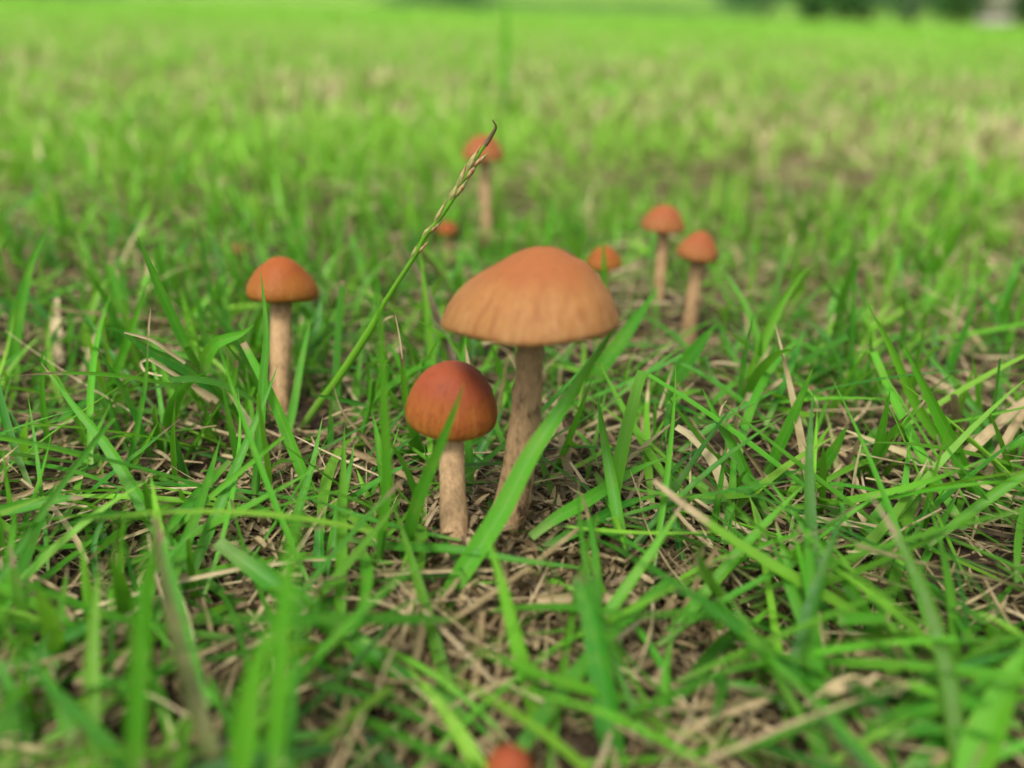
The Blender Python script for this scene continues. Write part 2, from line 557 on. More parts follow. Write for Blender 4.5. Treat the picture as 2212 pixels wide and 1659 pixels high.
# ------------------------------------------------------------------ mushrooms
PROFILES = {
    'broad': ([(0, .78), (.12, .775), (.25, .735), (.40, .655), (.55, .555), (.70, .425), (.82, .295), (.91, .165), (.97, .05), (1.0, -.035), (.99, -.075), (.955, -.085), (.91, -.07)],
              [(.80, -.03), (.55, .06), (.30, .12), (.12, .13)]),
    'bell': ([(0, .90), (.17, .89), (.34, .845), (.51, .75), (.67, .60), (.81, .40), (.91, .17), (.975, -.04), (1.0, -.22), (.985, -.37), (.93, -.48), (.84, -.52), (.76, -.50)],
             [(.62, -.40), (.45, -.30), (.28, -.22), (.15, -.20)]),
    'cone': ([(0, .74), (.14, .73), (.28, .68), (.42, .585), (.56, .455), (.70, .31), (.82, .155), (.92, .0), (.98, -.14), (1.0, -.25), (.98, -.35), (.92, -.405), (.84, -.40)],
             [(.68, -.30), (.48, -.20), (.28, -.12), (.14, -.10)]),
    'dome': ([(0, .74), (.16, .73), (.32, .68), (.48, .59), (.63, .46), (.77, .30), (.88, .13), (.95, -.02), (.99, -.14), (1.0, -.20), (.97, -.26), (.91, -.28), (.85, -.26)],
             [(.68, -.17), (.48, -.09), (.28, -.03), (.14, -.02)]),
}

def lathe(prof, R0, na, seed, wav=0.02, rim=0.0):
    """turned surface with the slight unevenness of something grown"""
    rr = np.random.default_rng(seed)
    ph = rr.uniform(0, 6.28, 6)
    P = catmull([(p[0], p[1], 0) for p in prof], 44)[:, :2]
    P[0, 0] = 0.0
    ang = np.linspace(0, 2 * math.pi, na, endpoint=False)
    r = P[:, 0][:, None]; z = P[:, 1][:, None]
    un = (1 + wav * np.sin(ang + ph[0]) + wav * 0.8 * np.sin(2 * ang + ph[1]) + wav * 0.5 * np.sin(3 * ang + ph[2]) + wav * 0.25 * np.sin(7 * ang + ph[3]))[None, :]
    outer = smoothstep(0.1, 1.0, P[:, 0])[:, None]
    rad = r * (1 + (un - 1) * outer)
    zz = z + outer * rim * (np.sin(2 * ang + ph[4]) * 0.6 + np.sin(3 * ang + ph[5]) * 0.5 + 0.3 * np.sin(5 * ang + ph[2]))[None, :]
    zz = zz + 0.02 * wav / 0.02 * np.sin(3 * r * 4 + ph[1]) * np.sin(ang + ph[3])[None, :] * outer * (1 - outer) * 2
    X = rad * np.cos(ang)[None, :] * R0; Y = rad * np.sin(ang)[None, :] * R0; Z = zz * R0
    V = np.stack([X, Y, Z], -1).reshape(-1, 3)
    n = len(P)
    # one column doubled for the seam
    V = V.reshape(n, na, 3); V = np.concatenate([V, V[:, :1]], 1).reshape(-1, 3)
    uv = np.stack(np.broadcast_arrays(np.linspace(0, 1, na + 1)[None, :], np.linspace(0, 1, n)[:, None]), -1).reshape(-1, 2)
    i = np.arange(n - 1)[:, None]; j = np.arange(na)[None, :]
    a = i * (na + 1) + j
    F = np.stack([a, a + na + 1, a + na + 2, a + 1], -1).reshape(-1, 4)
    return V, F, uv

def tube(C, rad, na=20, seed=0, uneven=0.06):
    rr = np.random.default_rng(seed)
    C = np.asarray(C); S = len(C)
    tan = np.gradient(C, axis=0); tan /= np.linalg.norm(tan, axis=1, keepdims=True)
    ref = np.array([0.0, 1.0, 0.05])
    s1 = np.cross(tan, ref); s1 /= np.linalg.norm(s1, axis=1, keepdims=True)
    s2 = np.cross(s1, tan)
    ang = np.linspace(0, 2 * math.pi, na + 1)
    p = rr.uniform(0, 6.28, 4)
    tt = np.linspace(0, 1, S)[:, None]
    un = 1 + uneven * (np.sin(ang[None, :] * 2 + p[0] + 3 * tt) + 0.6 * np.sin(3 * ang[None, :] + p[1] - 5 * tt) + 0.5 * np.sin(tt * 17 + p[2]))
    rad = np.asarray(rad)[:, None] * un
    V = C[:, None, :] + (s1[:, None, :] * np.cos(ang)[None, :, None] + s2[:, None, :] * np.sin(ang)[None, :, None]) * rad[..., None]
    uv = np.stack(np.broadcast_arrays(np.linspace(0, 1, na + 1)[None, :], tt), -1).reshape(-1, 2)
    i = np.arange(S - 1)[:, None]; j = np.arange(na)[None, :]
    a = i * (na + 1) + j
    F = np.stack([a, a + 1, a + na + 2, a + na + 1], -1).reshape(-1, 4)
    return V.reshape(-1, 3), F, uv

def mushroom(label, capc, Yc, capw, prof, stem_pts, stemw, mats, seed, tilt=(0, 0), rim=0.02, wav=0.02, group="small brown mushrooms growing in the lawn", Yb=None, scale_h=1.0, skew=0.0):
    """capc: picture point of the cap's rim centre at distance Yc; stem_pts: from the foot upward"""
    c = at_Y(capc[0], capc[1], Yc)
    R0 = capw / 2 * depth_of(c) / PF
    foot = on_ground(*stem_pts[0]) if Yb is None else at_Y(*stem_pts[0], Yb)
    foot[2] = float(ground_z(foot[0], foot[1])) - 0.003 if Yb is not None else foot[2] - 0.002
    t = thing("mushroom", label, "mushroom", foot, group)
    outer, under = PROFILES[prof]
    outer = [(r, z * scale_h) for r, z in outer]; under = [(r, z * scale_h) for r, z in under]
    rot = Euler((R(tilt[0]), R(tilt[1]), 0)).to_matrix() @ Matrix.Rotation(seed * 0.7, 3, 'Z')
    rm = np.array(rot)
    V, F, uv = lathe(outer + [under[0]], R0, 72, seed, wav, rim)
    V = V @ rm.T
    if skew:        # lopsided crown: the boss sits to one side, the other flank slightly hollow
        hz = smoothstep(0.05, 0.8, V[:, 2] / R0)
        V[:, 0] += skew * R0 * hz
        V[:, 2] -= 0.022 * R0 * np.exp(-(((V[:, 0] / R0 + 0.30) / 0.22) ** 2))* hz
    cap = bpy.data.objects.new("cap", mesh_from("cap", V, F, uv, mat=mats[0]))
    cap.location = c - foot
    put(cap, t)
    # underside: ceiling and gills
    V, F, uv = lathe([outer[-1]] + under + [(0.0, under[-1][1] + .01)], R0 * 0.985, 48, seed, wav, rim)
    cl = bpy.data.objects.new("cap_underside", mesh_from("cap_underside", V @ rm.T, F[:, ::-1], uv, mat=M_GILL))
    put(cl, cap)
    gv, gf = [], []
    ng = 44
    for g in range(ng):
        a = 2 * math.pi * g / ng
        ca, sa = math.cos(a), math.sin(a)
        path = [outer[-1]] + under
        base = len(gv)
        for q, (r, z) in enumerate(path):
            f = q / (len(path) - 1)
            dep = 0.13 * math.sin(math.pi * min(1, f * 0.85 + 0.12)) * R0
            rr_ = min(r, 0.93) * R0 * 0.97
            gv.append((rr_ * ca, rr_ * sa, z * R0)); gv.append((rr_ * ca, rr_ * sa, z * R0 - dep))
        for q in range(len(path) - 1):
            b = base + q * 2
            gf.append((b, b + 1, b + 3, b + 2))
    gl = bpy.data.objects.new("gills", mesh_from("gills", np.array(gv) @ rm.T, np.array(gf), smooth=False, mat=M_GILL))
    put(gl, cap)
    # stem
    apex = c + rm @ np.array([0, 0, (under[-1][1] + 0.02) * R0])
    n = len(stem_pts)
    pts = [foot]
    for q in range(1, n):
        f = q / n
        pts.append(at_Y(*stem_pts[q], foot[1] * (1 - f) + apex[1] * f))
    pts.append(apex)
    C = catmull(np.array(pts), 28) - foot
    tt = np.linspace(0, 1, 28)
    r0, r1 = stemw[0] / 2 * depth_of(foot) / PF, stemw[1] / 2 * depth_of(apex) / PF
    rad = r0 + (r1 - r0) * tt + r0 * 0.10 * np.exp(-tt * 9)
    V, F, uv = tube(C, rad, 22, seed)
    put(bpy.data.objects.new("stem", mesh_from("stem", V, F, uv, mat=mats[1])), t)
    return t

CAP_OLD = cap_material("cap_tan", (0.235, 0.078, 0.022), (0.255, 0.115, 0.034), (0.240, 0.122, 0.039), (0.165, 0.058, 0.015), 0.85, 0.1)
CAP_RED = cap_material("cap_red", (0.210, 0.046, 0.0150), (0.245, 0.074, 0.0120), (0.285, 0.120, 0.0160), (0.130, 0.020, 0.007), 0.5, 0.3)
CAP_OCHRE = cap_material("cap_ochre", (0.235, 0.060, 0.010), (0.225, 0.076, 0.010), (0.205, 0.093, 0.013), (0.150, 0.042, 0.007), 0.4, 0.5)
CAP_FAR = cap_material("cap_orange", (0.230, 0.066, 0.020), (0.245, 0.088, 0.025), (0.230, 0.106, 0.029), (0.165, 0.048, 0.013), 0.4, 0.8)
CAP_BROWN = cap_material("cap_brown", (0.150, 0.052, 0.018), (0.165, 0.065, 0.020), (0.150, 0.070, 0.022), (0.100, 0.036, 0.012), 0.4, 0.9)
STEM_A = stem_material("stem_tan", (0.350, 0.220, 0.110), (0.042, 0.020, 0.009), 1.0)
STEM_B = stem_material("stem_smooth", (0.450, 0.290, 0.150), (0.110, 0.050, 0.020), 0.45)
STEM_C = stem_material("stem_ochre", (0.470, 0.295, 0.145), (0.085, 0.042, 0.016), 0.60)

mushroom("large mushroom with broad tan-orange cap, tallest of the ones on the litter mound", (1152, 686), 0.0925, 390, 'broad',
         [(1072, 1240), (1108, 1080), (1134, 900)], (76, 54), (CAP_OLD, STEM_A), 3, tilt=(-10, -2), rim=0.030, wav=0.03, Yb=0.0900, skew=0.09)
mushroom("small dark-red mushroom with bell-shaped cap beside the large tan one", (977, 868), 0.0955, 197, 'bell',
         [(984, 1208), (978, 1060)], (60, 54), (CAP_RED, STEM_B), 8, tilt=(-2, 3), rim=0.012, wav=0.015)
mushroom("rusty mushroom with cone-shaped cap and streaked stem beside the broken grass shoot", (607, 610), 0.140, 149, 'cone',
         [(602, 900), (605, 780)], (46, 42), (CAP_OCHRE, STEM_C), 14, tilt=(-6, 3), rim=0.03, wav=0.03)
mushroom("slender orange mushroom standing behind the tip of the grass seed stalk", (1044, 327), 0.262, 92, 'dome',
         [(1054, 530), (1049, 430)], (24, 21), (CAP_FAR, STEM_B), 21, tilt=(2, 0))
mushroom("orange mushroom with pale thin stem, the taller of the close pair", (1434, 480), 0.202, 94, 'dome',
         [(1422, 660), (1428, 570)], (25, 23), (CAP_FAR, STEM_C), 27, tilt=(0, 2), scale_h=1.05)
mushroom("orange mushroom with brown leaning stem, the shorter of the close pair", (1510, 536), 0.178, 87, 'cone',
         [(1484, 745), (1498, 640)], (34, 30), (CAP_FAR, STEM_C), 33, tilt=(2, 4), scale_h=1.15, wav=0.035)
mushroom("low rusty mushroom half hidden behind the large tan cap and a grass blade", (1304, 560), 0.176, 78, 'cone',
         [(1310, 720), (1306, 640)], (26, 24), (CAP_OCHRE, STEM_C), 39, tilt=(3, -4))
mushroom("tiny dark-red mushroom low in the grass behind the seed stalk", (966, 494), 0.235, 44, 'bell',
         [(968, 570), (967, 540)], (16, 14), (CAP_RED, STEM_C), 44, scale_h=0.8)
mushroom("tiny brown mushroom low in the grass behind the cone-capped one", (515, 540), 0.205, 44, 'dome',
         [(516, 625), (515, 590)], (16, 15), (CAP_BROWN, STEM_C), 51)
mushroom("tiny red button mushroom in the short grass in front of the litter mound", (1100, 1655), 0.0495, 104, 'bell',
         [(1102, 1840), (1100, 1760)], (48, 44), (CAP_RED, STEM_B), 57, scale_h=0.85)

# ------------------------------------------------------------------ hand-laid grass blades (each one a thing)
G_UP, G_LIE, G_STRAW = "single grass blades standing among the mushrooms", "single grass blades lying over the thatch", "loose straws on the thatch"
def blade(label, pts, wD, Y=None, z=None, **kw):
    C = place_points(pts, Y, z)
    if z is not None:
        return tag(ribbon_object("grass_leaf", C, wD, **kw), label, "grass leaf", G_LIE)
    t = thing("grass_shoot", label, "grass shoot", C[0], G_UP)
    lf = ribbon_object("leaf", C, wD, parent=t, **kw)
    if wD > 34:
        return t
    W = wD * depth_of(C[len(C) // 2]) / PF
    D = catmull(C, 40)[:9]
    V, F, uv = tube(D - C[0], np.linspace(W * .30, W * .40, 9), 9, int(wD * 7), 0.04)
    uv[:, 1] = 0.05 + uv[:, 1] * 0.15
    at = attr_for(1, len(V), *(np.array([q]) for q in (kw.get('hue', .5), .5, 2.0, 0.0)))
    put(bpy.data.objects.new("sheath", mesh_from("sheath", V, F, uv, at, mat=M_LEAF)), t)
    return t

def straw(label, pts, wD, Y=None, z=None, **kw):
    kw.setdefault('dry', 1.0); kw.setdefault('cut', 1.0); kw.setdefault('fold', 0.35); kw.setdefault('hue', 0.6)
    C = place_points(pts, Y, z)
    o = ribbon_object("dry_straw", C, wD, **kw)
    return tag(o, label, "straw", G_STRAW)

# --- around the cone-capped mushroom
blade("upright blade with straw ring crossing the cone-capped mushroom's stem", [(548, 1108), (556, 1014), (570, 811), (576, 717), (563, 582)], 21, Y=(None, 0.112), hue=.42, bri=.5)
blade("stiff blade with withered cut end slanting over the cone-capped mushroom's stem", [(700, 1105), (657, 1027), (590, 862), (526, 740)], 24, Y=(None, 0.110), hue=.55, bri=.7, tip=.95, cut=.75)
blade("long slanting blade passing from the litter up to the cone-capped mushroom's stem", [(350, 1372), (418, 1226), (502, 1030), (573, 862), (600, 790)], 24, Y=(None, 0.106), hue=.45, bri=.55)
blade("long arching blade with bleached tip in front of the broken grass shoot", [(470, 1340), (453, 1311), (387, 1202), (329, 1125), (236, 970), (168, 886), (89, 784)], 29, Y=(0.078, 0.104), hue=.52, bri=.6, tip=.93)
blade("blade rising behind the broken grass shoot with blunt point", [(228, 900), (243, 828), (286, 710), (318, 609)], 21, Y=(None, 0.133), hue=.48, bri=.6)
blade("thin straight blade behind the curled dry strip of the broken shoot", [(268, 1050), (280, 1000), (303, 895), (317, 805), (319, 730)], 13, Y=(None, 0.113), hue=.35, bri=.5, tip=.9)
blade("short bright blade crossing the thin straight blade's foot", [(272, 1030), (300, 985), (342, 912)], 11, Y=(None, 0.108), hue=.7, bri=.7)
blade("tall soft blade leaning beside the pale dead leaf", [(20, 850), (27, 795), (40, 693), (67, 575), (108, 481)], 24, Y=(None, 0.150), hue=.4, bri=.65)
blade("narrow blade standing beside the long arching blade's bleached tip", [(111, 1000), (94, 879), (91, 741)], 13, Y=(None, 0.115), hue=.5, bri=.5)
blade("kinked blade bent sharply near its tip under the broken grass shoot", [(512, 1020), (489, 997), (393, 963), (381, 945), (369, 926)], 11, Y=(None, 0.112), hue=.12, bri=.4)
blade("soft broad blade behind the cone-capped mushroom's cap", [(690, 830), (683, 760), (690, 690), (701, 620)], 30, Y=(None, 0.160), hue=.15, bri=.6)
blade("green blade rising beside the cone-capped mushroom's stem toward the seed stalk", [(598, 1010), (630, 900), (652, 780), (677, 660)], 18, Y=(None, 0.140), hue=.5, bri=.55)
blade("stiff blade with frayed tip in front of the seed stalk's foot", [(600, 1250), (628, 1175), (649, 1089), (677, 997), (697, 900)], 19, Y=(None, 0.104), hue=.48, bri=.6, tip=.96)
blade("broad-footed blade standing between seed stalk and tall soft blade", [(702, 1285), (720, 1181), (738, 1089), (759, 1000), (764, 960)], 25, Y=(None, 0.100), hue=.46, bri=.55)
blade("pale green blade leaning back from the broad-footed blade", [(816, 1160), (800, 1090), (769, 1010)], 17, Y=(None, 0.104), hue=.8, bri=.7)
blade("dark short blade piercing the flaky litter heap", [(530, 1125), (545, 1060), (555, 990)], 13, Y=(None, 0.106), hue=.1, bri=.25)
blade("upright cut blade with white tip in front of the flaky litter heap", [(692, 1300), (690, 1220), (690, 1138)], 27, Y=(None, 0.090), hue=.25, bri=.8, tip=.95, cut=.9)
blade("slanting dark blade beside the flaky litter heap", [(552, 1240), (580, 1180), (606, 1120)], 14, Y=(None, 0.097), hue=.12, bri=.3)

# --- around the large and the red mushroom
blade("tall upright blade standing clear beside the red mushroom", [(815, 1262), (826, 1150), (836, 1030), (830, 860), (820, 677), (803, 556)], 25, Y=(None, 0.080), hue=.5, bri=.55)
blade("slanting blade crossing the red mushroom's cap and stem", [(866, 1232), (895, 1110), (924, 1030), (948, 973), (978, 896), (1003, 828)], 31, Y=(None, 0.083), hue=.42, bri=.4)
blade("long broad blade crossing the large mushroom's stem with tip at its cap rim", [(922, 1405), (968, 1290), (1040, 1175), (1085, 1105), (1150, 980), (1217, 879), (1271, 794), (1318, 724), (1350, 676)], 46, Y=(0.0745, 0.0935), hue=.55, bri=.6)
blade("tall lone blade rising out of the lawn far behind the seed stalk", [(1090, 235), (1092, 120), (1094, -20)], 20, Y=(0.50, 0.50), hue=.62, bri=.7)
blade("narrow blade beside the long broad blade with straight point", [(1192, 1040), (1215, 985), (1244, 913), (1281, 812)], 15, Y=(None, 0.107), hue=.5, bri=.6)
blade("broad soft blade behind the large mushroom's cap rim", [(1255, 860), (1290, 805), (1352, 724), (1424, 618)], 36, Y=(None, 0.146), hue=.35, bri=.6)
blade("blade standing behind the red mushroom leaning to the large one's stem", [(1100, 905), (1096, 845), (1078, 790), (1060, 738)], 20, Y=(None, 0.128), hue=.52, bri=.7)
blade("sheathed blade with hair-thin dry bristle next to the red cap", [(902, 990), (890, 929), (877, 862), (870, 778), (868, 765)], 17, Y=(None, 0.110), hue=.62, bri=.6, tip=.88, cut=.6)
blade("wide dark blade standing behind the red mushroom's stem", [(905, 1010), (900, 960), (893, 900)], 34, Y=(None, 0.108), hue=.2, bri=.4)
blade("upright strap of green just behind the red mushroom's stem", [(1012, 1070), (1015, 1000), (1012, 940)], 22, Y=(None, 0.108), hue=.35, bri=.6, cut=.8)
blade("striped mouldy blade lying behind the red mushroom", [(1005, 1040), (1030, 990), (1062, 930), (1090, 880)], 22, Y=(None, 0.122), hue=.1, bri=.5)
blade("slanted blade reaching from the large mushroom's foot over the straw", [(1146, 1160), (1200, 1120), (1268, 1082), (1365, 1020), (1445, 985)], 29, z=(0.004, 0.010), hue=.5, bri=.65)
blade("second slanted blade lying under the one at the large mushroom's foot", [(1160, 1190), (1260, 1140), (1350, 1090), (1440, 1065)], 24, z=(0.002, 0.006), hue=.22, bri=.65)
blade("flat blade lying across in front of both mushroom feet", [(745, 1163), (850, 1180), (939, 1184), (1010, 1190), (1094, 1206), (1180, 1218), (1249, 1226), (1312, 1243)], 20, z=(0.004, 0.008), hue=.4, bri=.5)
blade("dark blade slanting down the front of the litter mound", [(1203, 1400), (1175, 1307), (1160, 1226), (1152, 1160)], 15, Y=(None, 0.088), hue=.15, bri=.35)
blade("bent pale-green blade in front of the litter mound", [(1180, 1660), (1168, 1597), (1148, 1500), (1117, 1384), (1082, 1249), (1044, 1133)], 36, Y=(0.060, 0.0715), hue=.68, bri=.75)
blade("short needle-like dark blade beside the large mushroom's foot", [(1274, 1195), (1274, 1130), (1276, 1062)], 9, Y=(None, 0.098), hue=.08, bri=.2)
blade("blunt wide blade with white cut end standing up from the thatch", [(1336, 1700), (1307, 1500), (1280, 1346), (1249, 1240)], 56, Y=(0.056, 0.068), hue=.2, bri=.75, tip=.97, cut=.7)
blade("broad glossy blade lying diagonally over the near thatch", [(470, 1170), (581, 1255), (700, 1340), (800, 1412), (900, 1480), (1000, 1545), (1085, 1610)], 50, Y=(0.080, 0.0575), hue=.33, bri=.72)
blade("thin stem-like blade beside the cut straw", [(1485, 1310), (1423, 1179), (1396, 1117), (1357, 1080)], 14, Y=(None, 0.100), hue=.5, bri=.5)
blade("wide straight blade standing behind the cut straw", [(1479, 1190), (1466, 1090), (1450, 1000), (1440, 960)], 23, Y=(None, 0.110), hue=.25, bri=.65)
blade("dark upright pair-half blade left standing in the mound litter", [(866, 1240), (880, 1180), (905, 1075)], 17, Y=(None, 0.092), hue=.1, bri=.3)

# --- to the side of the large mushroom
blade("stout blade with pale node and fine point beside the dry strand", [(1672, 1140), (1640, 1080), (1615, 1030), (1584, 963), (1551, 906), (1517, 838)], 26, Y=(None, 0.112), hue=.42, bri=.55)
blade("long straight blade with brown tip running down over the thatch", [(1965, 1490), (1947, 1462), (1916, 1404), (1869, 1322), (1815, 1237), (1761, 1164), (1699, 1086), (1649, 1020)], 26, Y=(None, 0.094), hue=.5, bri=.6, tip=.96)
blade("dark narrow blade crossing the long straight blade", [(1858, 1300), (1912, 1249), (1970, 1171), (2013, 1076)], 17, Y=(None, 0.093), hue=.12, bri=.35)
blade("soft long blade slanting across toward the cut straw", [(1400, 1405), (1466, 1346), (1505, 1303), (1583, 1210), (1652, 1133), (1745, 1038)], 26, Y=(0.0735, 0.090), hue=.58, bri=.6)
blade("wide leaning blade behind the dark narrow one", [(1820, 1255), (1860, 1180), (1905, 1100), (1942, 1040)], 31, Y=(None, 0.104), hue=.4, bri=.65)
blade("thread-thin upright blade rising alone from the straw", [(2018, 1445), (2005, 1330), (1985, 1205)], 11, Y=(None, 0.083), hue=.6, bri=.6)
blade("large slanting blade with bright midrib by the frame of straw", [(1962, 1515), (2047, 1412), (2125, 1334), (2214, 1236)], 30, Y=(None, 0.088), hue=.3, bri=.7)
blade("broad blade lying flat under the thread-thin one", [(1818, 1362), (1900, 1374), (1970, 1384), (2050, 1394), (2112, 1402)], 27, z=(0.004, 0.003), hue=.3, bri=.6)
blade("short mown blade with whitish cut end lying over the broad flat one", [(1810, 1338), (1860, 1337), (1922, 1338)], 27, z=(0.009, 0.010), hue=.45, bri=.55, tip=.95, cut=1.0)
blade("flat blade ending in pale straw beside the torn bright straw", [(1583, 1439), (1640, 1444), (1699, 1454), (1815, 1473)], 17, z=(0.003, 0.006), hue=.4, bri=.5, tip=.85)
blade("bowed blade lying under the torn bright straw", [(1560, 1476), (1610, 1485), (1668, 1504), (1761, 1535)], 25, z=(0.004, 0.006), hue=.36, bri=.6)
blade("low blade running below the torn bright straw", [(1530, 1642), (1600, 1615), (1660, 1597), (1770, 1550), (1873, 1504)], 19, z=(0.004, 0.010), hue=.55, bri=.6)
blade("three-stranded flat blade reaching from the pale grass node", [(1880, 1562), (1940, 1545), (2009, 1532), (2090, 1520), (2165, 1510)], 30, z=(0.003, 0.010), hue=.38, bri=.6)
blade("lower flat blade reaching from the pale grass node", [(1885, 1590), (1980, 1578), (2080, 1580), (2170, 1600)], 26, z=(0.003, 0.008), hue=.3, bri=.5)
blade("slanting blade ending at a pale node under the soft long blade", [(1576, 1485), (1544, 1411), (1505, 1338), (1466, 1264), (1440, 1210)], 23, Y=(None, 0.092), hue=.45, bri=.6)
blade("stiff short blade rising from the pale node", [(1560, 1420), (1590, 1380), (1640, 1335), (1691, 1295)], 16, z=(0.001, 0.008), hue=.62, bri=.6)
blade("wide pale-backed blade leaning behind the soil crumb", [(1621, 1330), (1645, 1290), (1672, 1249), (1710, 1210), (1745, 1179)], 37, Y=(None, 0.096), hue=.22, bri=.7)
blade("folded blade beside the soil crumb", [(1842, 1455), (1796, 1384), (1770, 1340), (1748, 1300)], 25, Y=(None, 0.088), hue=.3, bri=.65)
blade("short cut blade with brown end next to the frayed stub", [(1588, 1235), (1584, 1150), (1579, 1072)], 17, Y=(None, 0.099), hue=.5, bri=.6, tip=.88, cut=.8)
blade("stout folded blade standing beyond the torn straw, tallest of the parallel pair", [(2135, 1115), (2090, 1030), (2056, 953), (2019, 879), (1982, 805), (1947, 735)], 30, Y=(None, 0.108), hue=.48, bri=.68)
blade("paler blade standing behind the stout folded one, second of the parallel pair", [(2075, 1010), (2039, 963), (1979, 872), (1948, 801), (1915, 731), (1872, 655)], 22, Y=(None, 0.121), hue=.66, bri=.68)
blade("soft blade standing far back beside the dry patch", [(1975, 640), (1992, 609), (2039, 559), (2082, 478)], 26, Y=(None, 0.190), hue=.5, bri=.7)
blade("slim pointed blade rising in front of the dry hollow", [(1650, 1035), (1685, 963), (1726, 872), (1757, 792)], 26, Y=(None, 0.112), hue=.4, bri=.55)
blade("thin dark blade standing behind the stout node blade", [(1590, 935), (1598, 862), (1608, 778), (1629, 672)], 13, Y=(None, 0.126), hue=.15, bri=.4)
blade("broad blade with bleached blunt tip in front of the dry hollow", [(1750, 1055), (1780, 1005), (1803, 973), (1832, 916)], 29, Y=(None, 0.109), hue=.33, bri=.65, tip=.95)
blade("blade with straw tip leaning toward the parallel pair", [(1830, 1045), (1865, 1012), (1898, 987), (1934, 942)], 21, Y=(None, 0.108), hue=.4, bri=.6, tip=.88)
blade("wide dark soft blade behind the stout node blade", [(1395, 880), (1440, 840), (1500, 761), (1552, 694)], 42, Y=(None, 0.138), hue=.3, bri=.5)
blade("slender blade falling away from the wide dark soft one", [(1722, 838), (1690, 805), (1635, 761), (1551, 700)], 12, Y=(None, 0.140), hue=.7, bri=.6)
blade("thin bluish blade behind the dry hollow", [(1868, 900), (1878, 811), (1884, 705)], 12, Y=(None, 0.137), hue=.05, bri=.7)
blade("upright cut blade with frayed straw tip by the thin stem-like blade", [(1478, 1230), (1460, 1130), (1447, 1040), (1444, 960)], 18, Y=(None, 0.101), hue=.2, bri=.6, tip=.94, cut=.6)
blade("low crossing blade with straw tip near the pale leaf scrap", [(1640, 1250), (1730, 1185), (1830, 1115), (1910, 1060)], 18, z=(0.004, 0.012), hue=.55, bri=.6, tip=.92)
blade("flat blade lying toward the dry hollow", [(1480, 1085), (1560, 1075), (1660, 1040), (1740, 1010)], 22, z=(0.003, 0.008), hue=.3, bri=.6)

# --- near edge of the lawn in front
blade("flat blade with withered tip lying over the dark hollow", [(-30, 1110), (60, 1092), (136, 1078), (180, 1076)], 27, z=(0.008, 0.010), hue=.42, bri=.65, tip=.84, cut=.3)
blade("narrow blade slanting over the dark hollow", [(295, 1188), (213, 1144), (116, 1102), (42, 1054)], 18, Y=(None, 0.102), hue=.45, bri=.6)
blade("thin curved blade standing in the dark hollow", [(209, 1290), (205, 1171), (232, 1109), (265, 1040)], 13, Y=(None, 0.096), hue=.3, bri=.55)
blade("thick soft blade standing straight up from the near thatch", [(285, 1720), (298, 1500), (308, 1300), (326, 1128)], 44, Y=(0.048, 0.052), hue=.48, bri=.55)
blade("broad soft blade fanning out low in the near thatch", [(510, 1720), (528, 1600), (556, 1440), (600, 1330)], 55, Y=(0.047, 0.050), hue=.6, bri=.6)
blade("tall soft blade rising from the near thatch toward the litter heap", [(590, 1720), (602, 1500), (617, 1300), (640, 1120), (668, 1040)], 46, Y=(0.046, 0.053), hue=.55, bri=.6)
blade("soft dark blade lying low beside the thick soft one", [(10, 1440), (77, 1415), (150, 1375), (236, 1322)], 40, Y=(0.064, 0.068), hue=.25, bri=.5)
blade("soft narrow blade standing in the near corner of the thatch", [(8, 1360), (15, 1250), (25, 1170), (33, 1095)], 24, Y=(0.072, 0.078), hue=.55, bri=.6)
blade("slim dark blade standing in front of the kinked blade", [(470, 1275), (440, 1215), (407, 1152), (366, 1070)], 13, Y=(None, 0.098), hue=.12, bri=.3)
blade("short bright blade lying across the near litter", [(318, 1472), (387, 1431), (461, 1384)], 21, z=(0.004, 0.010), hue=.3, bri=.65)
blade("low flat blade under the short bright one", [(174, 1454), (263, 1489), (368, 1516)], 25, z=(0.004, 0.006), hue=.35, bri=.6)
blade("dark short stalk-like blade in the near litter", [(221, 1545), (232, 1460), (242, 1385)], 14, Y=(None, 0.068), hue=.12, bri=.35)
blade("soft blade running down into the near litter", [(400, 1700), (372, 1590), (340, 1510), (310, 1440)], 26, Y=(0.056, 0.062), hue=.55, bri=.6)
blade("very broad soft blade at the near edge by the torn straw", [(2080, 1740), (2110, 1640), (2160, 1520), (2220, 1390)], 74, Y=(0.050, 0.062), hue=.62, bri=.62)
blade("broad soft blade lying flat at the near edge by the pale node", [(1950, 1690), (2010, 1640), (2090, 1610), (2200, 1640)], 62, Y=(0.055, 0.060), hue=.3, bri=.75)
blade("grey-green soft blade lying in the near thatch under the glossy one", [(880, 1690), (800, 1590), (720, 1470), (650, 1370)], 42, Y=(0.056, 0.069), hue=.02, bri=.45)
blade("soft upright blade behind the blunt white-ended one", [(1440, 1700), (1436, 1560), (1440, 1440), (1455, 1360)], 26, Y=(0.058, 0.068), hue=.55, bri=.6)
blade("soft wide blade at the near corner below the dark hollow", [(60, 1720), (45, 1600), (20, 1480), (-20, 1400)], 40, Y=(0.052, 0.060), hue=.4, bri=.45)
blade("soft bright blade beside the thick soft one near the corner", [(170, 1720), (160, 1600), (110, 1480), (60, 1400)], 34, Y=(0.052, 0.062), hue=.6, bri=.6)

